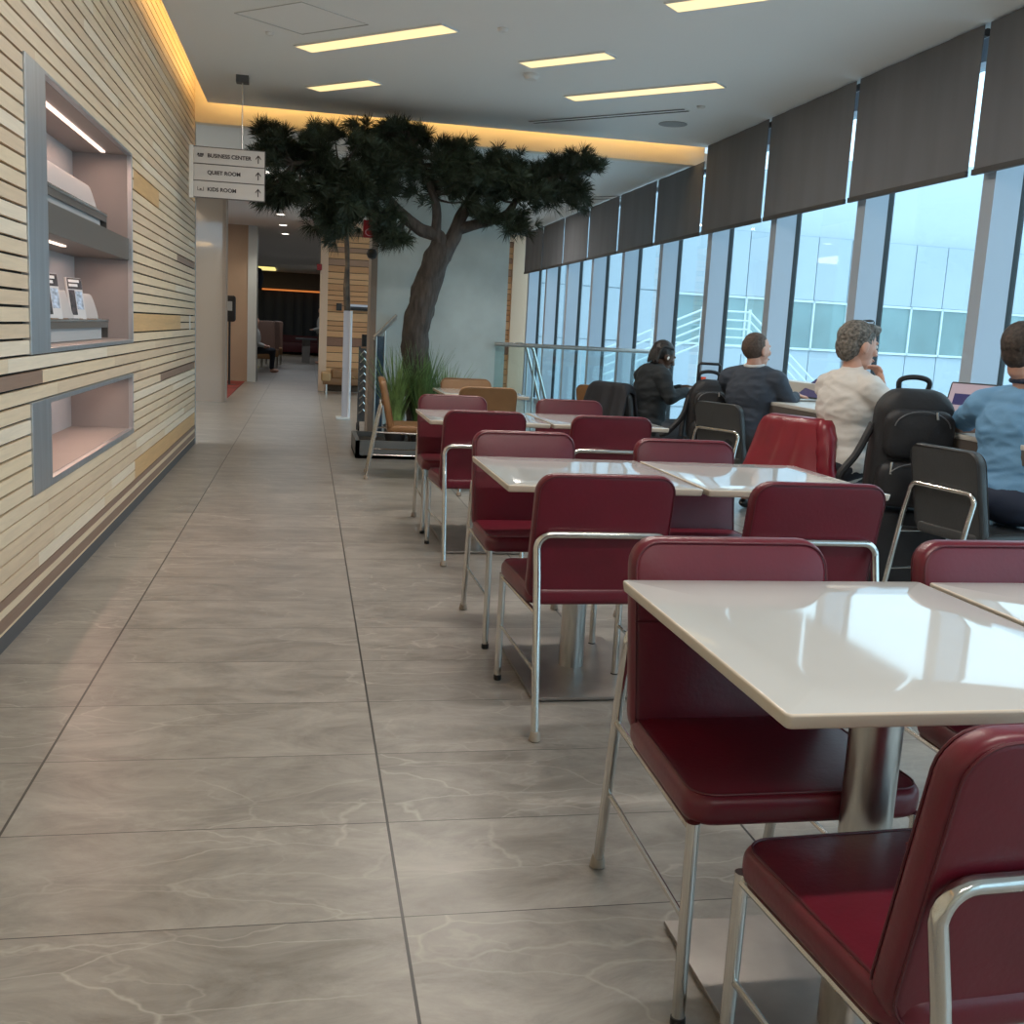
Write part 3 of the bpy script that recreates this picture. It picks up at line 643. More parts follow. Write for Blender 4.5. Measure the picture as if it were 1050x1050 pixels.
def limb(bm_, P, r0, r1, n=12, rough=.06):
    pts = spline([Vector(p) - T0 for p in P], 8); k = len(pts); base = len(bm_.v)
    bm_.tube(pts, r0, n, rs=[r0 + (r1 - r0) * (i / (k - 1)) ** .8 for i in range(k)])
    for i in range(base, len(bm_.v)):
        p = Vector(bm_.v[i]); c = min(pts, key=lambda q: (q - p).length); d = p - c
        f = 1 + rough * 2 * mnoise.noise(p * 9) + rough * mnoise.noise(Vector((p.x * 30, p.y * 30, p.z * 5)))
        bm_.v[i] = tuple(c + d * f)
b = MB()
limb(b, [(1.15, 10.45, .10), (1.10, 10.45, .64), (1.04, 10.43, 1.12), (1.10, 10.42, 1.5), (1.20, 10.42, 1.87), (1.27, 10.42, 2.04)], .150, .122, 20, .08)
b.build('trunk', M_BARK, tr)
LIMBS = [
 [(1.24, 10.42, 1.95), (1.22, 10.40, 2.12), (1.03, 10.35, 2.18), (.77, 10.3, 2.37), (.62, 10.2, 2.50), (.40, 10.1, 2.62), (.12, 10.0, 2.66), (-.15, 9.9, 2.62)],
 [(1.24, 10.42, 1.98), (1.20, 10.38, 2.15), (1.18, 10.3, 2.40), (1.08, 10.2, 2.62), (.95, 10.1, 2.85), (.86, 10.05, 3.0)],
 [(1.27, 10.42, 1.95), (1.37, 10.42, 2.12), (1.44, 10.42, 2.33), (1.54, 10.4, 2.50), (1.68, 10.35, 2.62), (1.85, 10.3, 2.72)],
 [(1.40, 10.42, 2.20), (1.55, 10.38, 2.25), (1.72, 10.35, 2.30), (1.87, 10.3, 2.38), (1.96, 10.25, 2.52), (2.15, 10.2, 2.66), (2.40, 10.1, 2.76)]]
for L_, r0 in zip(LIMBS, (.085, .062, .095, .06)):
    b = MB(); limb(b, L_, r0, .02, 12); b.build('limb', M_BARK, tr)
BLOB = [(.83, 3.03, .22, .13, 5), (.70, 2.95, .30, .14, 6), (.24, 2.80, .50, .20, 13), (-.12, 2.60, .34, .30, 13), (.10, 2.42, .42, .22, 12), (.32, 2.28, .28, .18, 8), (.30, 2.14, .17, .12, 4), (.98, 2.80, .50, .20, 12),
        (1.38, 2.70, .38, .18, 10), (1.70, 2.68, .38, .20, 10), (2.04, 2.66, .36, .18, 9), (2.34, 2.76, .28, .12, 7), (2.58, 2.86, .15, .09, 3), (2.42, 2.58, .20, .14, 4), (1.30, 2.52, .34, .12, 6),
        (.70, 2.24, .10, .20, 3), (.78, 2.06, .12, .07, 2), (1.62, 2.30, .13, .08, 2), (1.93, 2.27, .09, .05, 1.5), (.55, 2.58, .36, .20, 10), (-.33, 2.78, .14, .18, 4), (-.30, 2.40, .16, .12, 4), (.75, 2.70, .3, .16, 7), (1.95, 2.52, .30, .10, 4)]
fo = MB(); tw = MB()
allp = [Vector(p) for L_ in LIMBS for p in spline(L_, 4)]
def tuft(c, d, n, ln):
    d = d.normalized(); u = d.orthogonal().normalized(); w = d.cross(u)
    for _ in range(n):
        a = rt.uniform(0, 2 * PI); e = rt.uniform(.12, 1.25) ; q = (d * math.cos(e) + (u * math.cos(a) + w * math.sin(a)) * math.sin(e)).normalized()
        l = ln * rt.uniform(.7, 1.1); s_ = q.cross(Vector((rt.uniform(-1, 1), rt.uniform(-1, 1), rt.uniform(-1, 1)))).normalized() * .0019
        m_ = c + q * l * .6 + Vector((0, 0, .004)); e_ = c + q * l - Vector((0, 0, .012))
        fo.add([c - s_, c + s_, m_ + s_, e_, m_ - s_], [(0, 1, 2, 3, 4)])
for (x, z, rx, rz, wt) in BLOB:
    cy = 10.1 if x < .6 else 10.2
    cen = Vector((x, cy, z)); src = min(allp, key=lambda q: (q - cen).length)
    nb = int(5 + wt)
    for k in range(nb):
        while True:
            v = Vector((rt.uniform(-1, 1), rt.uniform(-1, 1), rt.uniform(-1, 1)))
            if v.length < 1: break
        p = cen + Vector((v.x * rx, v.y * min(.55, rx * 1.6), v.z * rz)); p.z = min(p.z, 3.02); p.y = min(p.y, 10.66)
        s0 = min(allp, key=lambda q: (q - p).length + .4 * (q - cen).length)
        mid = s0.lerp(p, .5) + Vector((0, 0, -.03)); path = spline([s0, mid, p], 4)
        tw.tube([q - T0 for q in path], .008, 5, rs=[.013 - .009 * i / (len(path) - 1) for i in range(len(path))])
        d = (p - mid)
        for j in range(5 + int(wt * .3)):
            q = p + Vector((rt.gauss(0, .055), rt.gauss(0, .06), rt.gauss(0, .035))); q.z = min(q.z, 3.035); q.y = min(q.y, 10.62)
            tuft(q - T0, d.normalized() * .7 + Vector((rt.uniform(-.8, .8), rt.uniform(-.8, .8), rt.uniform(-.1, .9))), 58, rt.uniform(.11, .155))
tw.build('twigs', M_BARK, tr); f_ = fo.build('foliage', M_NEEDLE, tr, smooth=False, fix=False); f_['kind'] = 'stuff'
# planter trough
t = thing('planter', 'low dark grey trough planter at the foot of the pine tree', 'planter', (1.25, 10.45, 0))
b = MB(); X0, X1, Y0, Y1 = -.78, .80, -.42, .50
for q in ((X0, X1, Y0, Y0 + .04), (X0, X1, Y1 - .04, Y1), (X0, X0 + .04, Y0, Y1), (X1 - .04, X1, Y0, Y1)): b.box(*q, .0, .17)
b.box(X0, X1, Y0, Y1, .0, .03); b.build('trough', mat('trough_grey', (.13, .14, .145), .5), t, smooth=False)
b = MB(); b.box(X0 + .04, X1 - .04, Y0 + .04, Y1 - .04, .03, .12); b.build('soil', mat('soil', (.05, .04, .03), .95, var=.5, vscale=30, bump=1), t, smooth=False)
# tall grass in nursery pots
def grass(x, y, n, hmax, spread, label):
    g = thing('potted_grass', label, 'potted plant', (x, y, .12), 0, 'long grass clumps around the trunk')
    b = MB(); b.lathe([(.09, 0), (.115, .17), (.12, .17), (.12, .185), (.105, .185), (.10, .16)], (0, 0, 0), 20); b.build('pot', mat('black_pot', (.02, .02, .022), .5) if 'black_pot' not in MATS else MATS['black_pot'], g)
    b = MB()
    for i in range(n):
        a = rt.uniform(0, 2 * PI); r = rt.uniform(0, .08); p = Vector((r * math.cos(a), r * math.sin(a), .15)); a += rt.uniform(-.5, .5)
        h = hmax * rt.uniform(.55, 1); lean = rt.uniform(.05, spread); d = Vector((math.cos(a), math.sin(a), 0)); sd = Vector((-d.y, d.x, 0)) * rt.uniform(.006, .010)
        prev = None; vs = []
        for k in range(6):
            s_ = k / 5; c = p + d * lean * s_ ** 1.8 + Vector((0, 0, h * (s_ - .18 * lean * s_ ** 2))); w_ = 1 - s_ ** 2 * .95
            vs += [c - sd * w_, c + sd * w_ + d * .001]
        b.add(vs, [(2 * k, 2 * k + 1, 2 * k + 3, 2 * k + 2) for k in range(5)])
    o = b.build('blades', MG[0] if n % 2 else MG[1], g, fix=False); o['kind'] = 'stuff'
    return g
MG = [mat('grass_blade_green', (.16, .27, .09), .5, var=.5, vscale=12), mat('grass_blade_dark', (.09, .17, .055), .5, var=.5, vscale=12)]
grass(.86, 10.28, 171, .84, .42, 'clump of tall green grass left of the tree trunk')
grass(1.10, 10.20, 210, .88, .36, 'clump of tall green grass directly in front of the tree trunk')
grass(1.33, 10.22, 131, .72, .36, 'clump of tall green grass right of the tree trunk')

# ================================================================== barrier, handrails, wall pieces beyond
t = thing('glass_railing', 'glass balustrade with steel top rail between the concrete wall and the windows', 'railing', (3.0, 11.4, 0))
b = MB(); b.tube([(-1.0, 0, 1.12), (.94, 0, 1.12)], .022, 12); b.build('top_rail', M_SATIN, t)
for i in range(2):
    b = MB(); b.box(-.99 + i * .97, -.03 + i * .97, -.006, .006, .06, 1.10); b.build('glass_panel', M_RAILGLASS, t, smooth=False)
b = MB(); b.box(-1.0, .94, -.03, .03, 0, .08); b.build('base_shoe', M_SATIN, t, smooth=False)
t = thing('stair_handrail', 'pair of slanting steel handrails of the stairs behind the glass balustrade', 'handrail', (2.85, 13.0, 0))
for dx, dy in ((-.10, 0), (0, .9)):
    b = MB(); b.tube([(dx - .16, dy, 1.10), (dx - .05, dy, 1.11), (dx + .02, dy, 1.06), (dx + .17, dy, .58), (dx + .33, dy, .05)], .02, 10); rl = b.build('rail', M_CHROME, t)
    for k, (xx, zz) in enumerate(((.04, .96), (.30, .14))):
        b = MB(); b.tube([(dx + xx, dy, .0), (dx + xx, dy, zz)], .014, 8); b.build('post', M_SATIN, t)
t = thing('stair_screen', 'steel framed glass side screen with a rising handrail beside the brown post', 'handrail', (.76, 11.4, 0))
b = MB(); b.tube([(-.06, 0, 1.13), (.17, 0, 1.37)], .016, 10); b.tube([(-.06, .05, 1.10), (.17, .05, 1.34)], .016, 10); b.build('rail', M_SATIN, t)
b = MB(); b.box(-.03, .055, -.004, .004, .08, 1.14); b.build('glass_panel', glass('blue_grey_glass', (.42, .48, .56), .5), t, smooth=False)
b = MB(); b.tube([(.055, 0, 0), (.055, 0, 1.2)], .008, 8); b.tube([(-.035, 0, 0), (-.035, 0, 1.15)], .008, 8); b.build('post', M_SATIN, t)
t = thing('newspaper_stand', 'narrow wheeled chrome newspaper stand leaning by the brown post', 'stand', (.66, 12.6, 0))
b = MB()
for k in range(9): b.tube([(-.04, -.05 + .01 * (k % 2), .22 + k * .085), (.0, -.09, .27 + k * .085), (.045, -.05, .22 + k * .085)], .009, 6)
b.build('rack', M_CHROME, t)
b = MB()
for x in (-.05, .05): b.tube([(x, 0, .08), (x, 0, 1.0)], .012, 8)
b.box(-.055, .055, -.01, .01, .12, .98); b.build('frame', M_DARK, t)
b = MB(); b.box(-.03, .03, -.03, .03, 1.0, 1.14); b.build('handle_box', M_BLACK, t, bevel=.006)
for x in (-.05, .05):
    for y in (-.16, .16):
        b = MB(); b.tube([(x, y, .085), (x * .9, y * .2, .12)], .010, 6); b.tube([(x - .01, y, .045), (x + .01, y, .045)], .045, 14); b.build('caster', M_BLACK, t)
t = thing('display_stand', 'tall slim white and dark stand post with a flat foot in the corridor', 'stand', (.52, 14.2, 0))
b = MB(); b.box(-.045, .045, -.02, .02, .03, 1.42); b.box(-.052, -.045, -.024, .024, .03, 1.42); b.build('lower_panel', mat('white_lilac_panel', (.62, .58, .62), .35), t, bevel=.004)
b = MB(); b.tube([(.045, -.03, .02), (.045, -.03, 1.42)], .016, 10); b.build('edge_tube', mat('white_enamel', (.8, .82, .86), .3), t)
b = MB(); limbpts = [(-.02, 0, 1.42), (-.035, 0, 1.7), (-.025, 0, 2.0), (-.04, 0, 2.35)]; b.tube(limbpts, .03, 8, rs=[.03, .034, .026, .03]); b.tube([(.02, 0, 1.42), (.0, 0, 1.8), (-.01, 0, 2.2), (-.03, 0, 2.4)], .014, 8); b.build('upper_pole', mat('dark_timber_pole', (.10, .065, .04), .6, var=.7, vscale=9), t)
b = MB(); b.box(-.12, .06, -.12, .12, 0, .03); b.build('foot', M_WHITE, t, bevel=.005)
t = thing('bench', 'brown padded bench against the slatted timber wall', 'bench', (.75, 19.35, 0))
b = MB(); b.cushion(.72, .5, .16, .04, .03, lambda u, v, h: (u + .05, v, .28 + h)); b.build('seat', M_BROWN, t)
b = MB(); b.cushion(.18, .5, .17, .04, .04, lambda u, v, h: (u - .40, v, .22 + h)); b.build('arm', mat('tan_light_leather', (.38, .24, .11), .45), t)
b = MB(); b.box(-.46, .4, -.24, .24, .17, .285); b.build('frame', M_BROWNSEAM, t, bevel=.01)
for x in (-.40, .30):
    for y in (-.2, .2):
        b = MB(); b.tube([(x, y, 0), (x, y, .2)], .022, 10); b.build('leg', M_CHROME, t)
# fittings on the timber wall and post
t = thing('fire_sign', 'red fire hydrant sign projecting from the brown post', 'sign', (.62, 11.45, 2.24))
b = MB(); b.box(-.065, .07, -.012, .012, -.09, .09); b.build('plate', mat('sign_red', (.30, .012, .02), .5), t, bevel=.003)
b = MB(); b.tube([(.045 * math.cos(a) + .005, -.014, .035 * math.sin(a) - .035) for a in [2 * PI * k / 14 for k in range(14)]], .005, 6, closed=True); b.tube([(.005, -.014, .0), (.012, -.014, .035), (-.008, -.014, .06)], .005, 6); b.build('pictogram', mat('sign_pink', (.62, .30, .34), .5), t)
b = MB(); b.lathe([(.0, -.06), (.04, -.045), (.06, 0), (.04, .045), (.0, .06)], (0, 0, 0), 16); o = b.build('wall_sounder', M_BLACK); o.location = (.655, 11.47, 1.99); tag(o, 'black round alarm sounder on the brown post below the red sign', 'alarm')
b = MB(); b.box(-.045, .045, -.02, .02, -.055, .055); o = b.build('exit_sign', mat('sign_red2', (.28, .015, .02), .5), bevel=.003); o.location = (.20, 19.94, 2.24); tag(o, 'small dark red sign on the end post of the timber wall', 'sign')
b = MB(); b.box(-.05, .05, -.02, .02, -.065, .065); o = b.build('wall_switch', M_BLACK, bevel=.003); o.location = (.57, 19.995, 1.55); tag(o, 'small black box mounted on the slatted timber wall', 'switch')
t = thing('wall_shelf', 'thin white and dark ledge strip on the slatted timber wall', 'shelf', (.93, 19.95, 1.55))
b = MB(); b.box(-.2, .2, -.05, .05, .02, .06); b.build('white_ledge', mat('ledge_white', (.72, .76, .86), .4), t, smooth=False); b = MB(); b.box(-.2, .2, -.05, .05, -.05, -.01); b.build('dark_ledge', M_BLACK, t, smooth=False); b = MB(); b.box(-.2, .2, .0, .05, -.01, .02); b.build('spacer', M_DARK, t, smooth=False)
# left side: sanitizer stand and mat in the opening
t = thing('sanitizer_stand', 'black hand sanitizer stand beside the beige wall', 'stand', (-1.42, 20.6, 0))
b = MB(); b.tube([(0, 0, .02), (0, 0, 1.2)], .02, 10); b.build('pole', M_BLACK, t)
b = MB(); b.lathe([(.13, 0), (.13, .015), (.03, .02)]); b.build('base', M_BLACK, t)
b = MB(); b.cushion(.22, .48, .10, .05, .02, lambda u, v, h: (u, -h + .05, 1.42 + v)); b.build('dispenser', M_BLACK, t)
b = MB(); b.box(-.05, .05, -.06, -.05, 1.38, 1.55); b.build('label_plate', mat('label_grey', (.35, .36, .36), .5), t, smooth=False)
b = MB(); b.box(-2.2, -1.21, 16.9, 21.9, 0, .012); b.build('floor_mat', mat('red_mat', (.28, .05, .04), .9, var=.3, vscale=1.5)); tag(bpy.data.objects['floor_mat'], 'red floor mat in the opening beside the cream wall', 'mat')
b = MB(); b.box(XW + .0, XW + .004, 10.28, 10.36, 1.12, 1.25); tag(b.build('wall_plate', M_WHITE, smooth=False), 'small white plate outline near the end of the slatted wall', 'wall plate')
# far corridor furniture
def far_chair(x, y, label):
    t = thing('lounge_chair', label, 'chair', (x, y, 0), 0, 'brown high backed chairs far down the corridor')
    b = MB(); b.cushion(.5, .5, .2, .05, .03, lambda u, v, h: (u, v, .28 + h)); b.build('seat', M_BROWN, t)
    b = MB(); b.cushion(.5, .95, .1, .05, .03, lambda u, v, h: (u, .22 + h, .75 + v)); b.build('backrest', mat('rosy_brown_back', (.22, .13, .10), .5) if 'rosy_brown_back' not in MATS else MATS['rosy_brown_back'], t)
    for sx_ in (-.2, .2):
        for sy_ in (-.2, .2):
            b = MB(); b.tube([(sx_, sy_, 0), (sx_, sy_, .3)], .025, 8); b.build('leg', M_CHROME, t)
far_chair(-1.05, 27.5, 'nearest brown chair down the corridor beside the seated guest'); far_chair(-.98, 29.3, 'middle brown chair down the corridor on the left'); far_chair(-.93, 31.2, 'farthest brown chair down the corridor on the left')
t = thing('far_table', 'small dark table beside the standing guest at the corridor end', 'table', (-.02, 33.6, 0))
b = MB(); b.box(-.32, .32, -.3, .3, .70, .75); b.build('tabletop', M_DARK, t); b = MB(); b.box(-.12, .12, -.12, .12, 0, .7); b.build('pedestal', mat('ped_grey', (.22, .2, .18), .5), t)
t = thing('far_bench', 'dark red bench in front of the pleated wall', 'bench', (-.4, 41.2, 0))
b = MB(); b.box(-1.6, 1.2, -.3, .3, .1, .45); b.build('seat', mat('far_red', (.09, .012, .02), .5), t, bevel=.02); b = MB(); b.box(-1.6, 1.2, .3, .4, .1, .72); b.build('backrest', MATS['far_red'], t)
b = MB(); b.lathe([(.0, -.42), (.25, -.3), (.32, 0), (.25, .28), (.0, .36)], (0, 0, 0), 18); b.tube([(0, 0, .36), (0, 0, .55)], .01, 6); o = b.build('pendant_shade', mat('navy_shade', (.02, .03, .05), .6)); o.location = (-1.65, 34, 2.5); tag(o, 'dark pendant shade hanging at the left of the far corridor', 'pendant lamp')

# ================================================================== outside
gz = -5.5
b = MB(); b.box(4.6, 140, -60, 150, gz - .1, gz); b.build('ground', mat('apron_concrete', (.45, .48, .50), .9), kind='structure', smooth=False)
B0 = Vector((4.0, 30.0, 0)); yaw = math.radians(4.0)
t = thing('terminal_building', 'pale blue metal clad building with a strip of windows outside the glass front', 'building', B0, yaw)
PW = 1.15
M_CLAD = mat('pale_blue_cladding', (.42, .50, .57), .45, .0, var=.03, vscale=.4); M_SEAM = mat('cladding_seam', (.16, .22, .26), .6)
M_EXG = mat('strip_window_glass', (.17, .28, .29), .12, 0, .9, var=.35, vscale=.35); M_WFRAME = mat('pale_window_frame', (.60, .70, .74), .4)  # teal mottling of the strip glass paints in its hazy greenish reflection
b = MB()
b.box(1.6, 60, .05, 14, gz, 4.62, 1)
XS = 14.79 - 26 * PW
def panels(z0, z1, k0, k1):
    for k in range(k0, k1):
        x = XS + k * PW; b.box(x + .014, x + PW - .014, 0, .05, z0 + .014, z1 - .014, 0)
panels(2.70, 4.62, 15, 60); panels(-.7, 1.18, 15, 60); panels(-2.7, -.7, 15, 60); panels(gz, -2.7, 15, 60); panels(1.18, 2.70, 15, 19)
b.build('cladding', [M_CLAD, M_SEAM], t, smooth=False)
for k in range(19, 60):
    x = XS + k * PW
    w = MB(); w.box(x, x + PW, -.02, .02, 1.18, 2.70); wd = w.build('window', M_EXG, t, smooth=False)
    w = MB(); w.box(x - .03, x + .03, -.07, -.02, 1.18, 2.70); w.box(x, x + PW, -.07, -.02, 2.63, 2.70); w.box(x, x + PW, -.07, -.02, 1.18, 1.25); w.build('frame', M_WFRAME, wd, smooth=False)
t = thing('setback_roof', 'pale sloping roof block above the metal clad building outside', 'building', B0 + Vector((8, 1.2, 4.62)), yaw)
b = MB(); b.add([(-6, 0, 0), (60, 0, 0), (60, 0, 5), (4, 0, 2.4), (-6, 0, .4), (-6, 8, 0), (60, 8, 0), (60, 8, 5), (4, 8, 2.4), (-6, 8, .4)], [(0, 1, 2, 3, 4), (9, 8, 7, 6, 5), (0, 5, 6, 1), (1, 6, 7, 2), (2, 7, 8, 3), (3, 8, 9, 4), (4, 9, 5, 0)])
b.build('roof_wall', mat('roof_pale', (.52, .60, .68), .6), t, smooth=False)
t = thing('outdoor_stair', 'white outdoor steel stair railings in front of the pale building', 'stair', (9.0, 26.0, 0))
b = MB()
for k in range(5): b.tube([(-1.6, 0, 1.0 + .22 * k - .9), (.9, 0, 1.6 + .22 * k - .4), (2.2, 0, 1.6 + .22 * k - .4), (4.4, 0, .2 + .22 * k - .9)], .03, 6)
b.build('rails', MATS['pale_window_frame'], t)
for x, z in ((-.4, .6), (.9, 1.2), (2.2, 1.2), (3.3, .3)):
    b = MB(); b.tube([(x, 0, -5.5), (x, 0, z + .95)], .04, 6); b.build('post', MATS['pale_window_frame'], t)
b = MB(); b.box(.9, 2.2, 0, 1.2, 1.0, 1.12); b.build('landing', M_CLAD, t)
# ================================================================== people
def remesh(mb, voxel, smooth=4, fac=.5):
    """overlapping closed solids become one continuous skin"""
    me = bpy.data.meshes.new('tmp'); me.from_pydata(mb.v, [], mb.f)
    bm = bmesh.new(); bm.from_mesh(me); bmesh.ops.recalc_face_normals(bm, faces=bm.faces); bm.to_mesh(me); bm.free()
    o = bpy.data.objects.new('tmp', me); COL.objects.link(o)
    r = o.modifiers.new('r', 'REMESH'); r.mode = 'VOXEL'; r.voxel_size = voxel; r.use_smooth_shade = True
    s_ = o.modifiers.new('s', 'SMOOTH'); s_.factor = fac; s_.iterations = smooth
    dg = bpy.context.evaluated_depsgraph_get(); out = bpy.data.meshes.new_from_object(o.evaluated_get(dg))
    bpy.data.objects.remove(o); bpy.data.meshes.remove(me)
    return out
def join_meshes(name, ms):
    bm = bmesh.new()
    for m_ in ms: bm.from_mesh(m_)
    me = bpy.data.meshes.new(name); bm.to_mesh(me); bm.free()
    for m_ in ms: bpy.data.meshes.remove(m_)
    me.polygons.foreach_set('use_smooth', [True] * len(me.polygons))
    return me
def fold(me, amp, sc, stretch=(1, 1, 1), seed=0.0):
    me.update(); nr = [v.normal.copy() for v in me.vertices]
    for v, n_ in zip(me.vertices, nr):
        p = v.co; q = Vector((p.x * stretch[0], p.y * stretch[1], p.z * stretch[2])) * sc + Vector((seed, seed * 2, 0))
        f = mnoise.noise(q); f = (1 - abs(f) * 2.4) * .6 + mnoise.noise(q * 2.3) * .4
        v.co = p + n_ * f * amp
    me.update()
def link(name, me, m, parent):
    me.materials.clear(); me.materials.append(m); o = bpy.data.objects.new(name, me); COL.objects.link(o); o.parent = parent; return o
def caps(mb, p0, p1, r0, r1, sq=1.0, n=14):
    """tapered limb with round ends"""
    p0 = Vector(p0); p1 = Vector(p1); d = p1 - p0; L_ = d.length; d = d.normalized(); pts = []; rs = []
    for k in range(5): a = PI / 2 * k / 4; pts.append(p0 - d * r0 * math.cos(a)); rs.append(max(.0004, r0 * math.sin(a)))
    pts += [p0.lerp(p1, .33), p0.lerp(p1, .66)]; rs += [r0 + (r1 - r0) * .33, r0 + (r1 - r0) * .66]
    for k in range(5): a = PI / 2 * k / 4; pts.append(p1 + d * r1 * math.sin(a)); rs.append(max(.0004, r1 * math.cos(a)))
    mb.tube(pts, r0, n, rs=rs)
SKIN_A = mat('skin_fair', (.56, .31, .23), .55, var=.06, vscale=12); SKIN_B = mat('skin_deep', (.085, .042, .026), .45, var=.08, vscale=12)
M_EYEW = mat('eye_white', (.75, .73, .70), .3); M_EYED = mat('eye_dark', (.04, .03, .025), .2); M_LIP = mat('lips_fair', (.45, .18, .15), .5); M_LIPB = mat('lips_deep', (.10, .04, .035), .5)
def hand(mb, wrist, d, palm_n, curl=.5, L_=.18, thumb_side=1):
    """palm, four unequal bent fingers, a thumb from the side of the palm"""
    d = d.normalized(); n_ = (palm_n - d * palm_n.dot(d)).normalized(); s_ = d.cross(n_) * thumb_side
    c = wrist + d * .048
    Mx = Matrix((s_, d, n_)).transposed()
    mb.ell(c, (.041, .052, .016), 14, 9, Mx)
    caps(mb, wrist - d * .02, wrist + d * .03, .025, .026)
    for k, (off, ln) in enumerate(((.030, .072), (.010, .080), (-.010, .074), (-.030, .058))):
        b0 = wrist + d * .088 + s_ * off; a1 = curl * .5; a2 = curl * 1.3; a3 = curl * 1.9
        for a, f, r0, r1 in ((a1, .44, .0088, .0082), (a2, .32, .0082, .0074), (a3, .24, .0074, .0066)):
            b1 = b0 + (d * math.cos(a) + n_ * math.sin(a)) * ln * f; caps(mb, b0, b1, r0, r1, n=8); b0 = b1
    b0 = wrist + d * .030 + s_ * .034; t1 = (d * .6 + s_ * .75 + n_ * .25).normalized(); b1 = b0 + t1 * .036
    caps(mb, b0, b1, .0115, .0098, n=8); t2 = (d * .85 + s_ * .35 + n_ * .5).normalized(); caps(mb, b1, b1 + t2 * .028, .0096, .0078, n=8)
def person(label, hip, rz, lean, head_c, head_rz, head_pitch, Rel, Rwr, Lel, Lwr, skin, shirt, trousers, sleeve, build=1.0, hair=None, rhand=None, lhand=None, sw=.19, seed=0.0, hs=1.0):
    """hip, elbows, wrists and head centre in room coordinates; rz = way the body faces (0 looks along +Y)"""
    t = thing('person', label, 'person', (hip[0], hip[1], 0))
    O = Vector((hip[0], hip[1], 0)); Rz = Matrix.Rotation(rz, 4, 'Z'); Hh = Vector((0, 0, hip[2]))
    Ml = Matrix.Translation(Hh) @ Rz @ Matrix.Rotation(-lean, 4, 'X')       # torso frame
    M3 = Ml.to_3x3()
    tp = lambda x, y, z: Ml @ Vector((x, y, z))
    Rel, Rwr, Lel, Lwr = [Vector(q) - O for q in (Rel, Rwr, Lel, Lwr)]; hc = Vector(head_c) - O
    f = build
    def torso(mb, g=0.0, cut=False):
        mb.ell(tp(0, 0, .02), (.175 * f + g, .125 * f + g, .13 + g), 20, 12, M3)
        mb.ell(tp(0, .01, .17), (.155 * f + g, .118 * f + g, .17 + g), 20, 12, M3)
        mb.ell(tp(0, -.005, .34), (.172 * f + g, .118 * f + g, .19 + g), 20, 12, M3)
        mb.ell(tp(0, -.02, .44), (.150 * f + g, .088 * f + g, .09 + g), 20, 12, M3)
        for s in (-1, 1): caps(mb, tp(s * .07, -.01, .475), tp(s * (sw - .01), -.01, .44), .058 + g, .062 + g)
    shR, shL = tp(sw, -.01, .43), tp(-sw, -.01, .43)
    nb = tp(0, -.01, .49); ntop = hc + Vector((0, 0, -.055)) - (Matrix.Rotation(head_rz, 3, 'Z') @ Vector((0, .018, 0)))
    kn = []; ank = []
    for s in (-1, 1):
        k_ = Hh + Rz.to_3x3() @ Vector((s * .13, .44, .01)); a_ = Hh + Rz.to_3x3() @ Vector((s * .14, .40, -hip[2] + .10)); kn.append(k_); ank.append(a_)
    hj = [Hh + Rz.to_3x3() @ Vector((s * .09, .03, -.01)) for s in (-1, 1)]
    b = MB(); torso(b)
    caps(b, nb - Vector((0, 0, .03)), ntop, .062 * f ** .5, .054)
    for s_, e_, w_ in ((shR, Rel, Rwr), (shL, Lel, Lwr)):
        caps(b, s_, e_, .052 * f ** .5, .040); caps(b, e_, w_.lerp(e_, .03), .041, .026)
    for h_, k_, a_ in zip(hj, kn, ank):
        caps(b, h_, k_, .080, .056); caps(b, k_, a_, .055, .036)
        fd = Rz.to_3x3() @ Vector((0, 1, 0)); b.ell(a_ + fd * .07 + Vector((0, 0, -.055)), (.045, .125, .042), 12, 8, Rz.to_3x3())
    body = remesh(b, .011, 5)
    # head
    Mh = (Matrix.Rotation(head_rz, 3, 'Z') @ Matrix.Rotation(-head_pitch, 3, 'X')) * hs; hp = lambda x, y, z: hc + Mh @ Vector((x, y, z))
    hb = MB(); he = lambda c, r, M_=Mh: hb.ell(hp(*c), r, 18, 12, M_)
    he((0, -.012, .028), (.076, .096, .088)); he((0, .018, -.005), (.066, .074, .090)); he((0, .030, -.068), (.050, .056, .046)); he((0, .062, -.092), (.024, .022, .018))
    he((0, .080, .030), (.046, .016, .012)); he((.034, .068, -.016), (.024, .022, .020)); he((-.034, .068, -.016), (.024, .022, .020))
    caps(hb, hp(0, .090, .014), hp(0, .110, -.022), .008, .012, n=10); he((.012, .100, -.027), (.009, .010, .008)); he((-.012, .100, -.027), (.009, .010, .008))
    he((0, .086, -.052), (.026, .012, .007)); he((0, .083, -.064), (.022, .012, .008))
    for s in (-1, 1):
        he((s * .076, -.006, -.004), (.008, .020, .031)); he((s * .070, .0, -.02), (.010, .012, .018))
    caps(hb, hp(0, -.020, -.05), ntop - Vector((0, 0, .035)), .052, .052)
    head = remesh(hb, .0048, 2)
    ms = [body, head]
    hm = MB()
    up = Vector((0, 0, 1))
    for (w_, e_, spec, side) in ((Rwr, Rel, rhand, 1), (Lwr, Lel, lhand, -1)):
        d, nn, cu = spec if spec else ((w_ - e_), Vector((0, 0, -1)), .5)
        hand(hm, w_, Vector(d), Vector(nn), cu, thumb_side=-side)
    ms.append(remesh(hm, .0034, 1))
    bo = link('body', join_meshes('body', ms), skin, t)
    for s in (-1, 1):
        e = MB(); e.ell(hp(s * .030, .080, .012), (.0115, .010, .0095), 12, 8, Mh); eo = e.build('eye', M_EYEW, t)
        e = MB(); e.ell(hp(s * .031, .0885, .012), (.0055, .004, .0055), 10, 6, Mh); e.build('iris', M_EYED, eo)
    e = MB(); e.ell(hp(0, .0955, -.0575), (.023, .006, .0075), 14, 8, Mh); e.build('lips', M_LIP if skin is SKIN_A else M_LIPB, t)
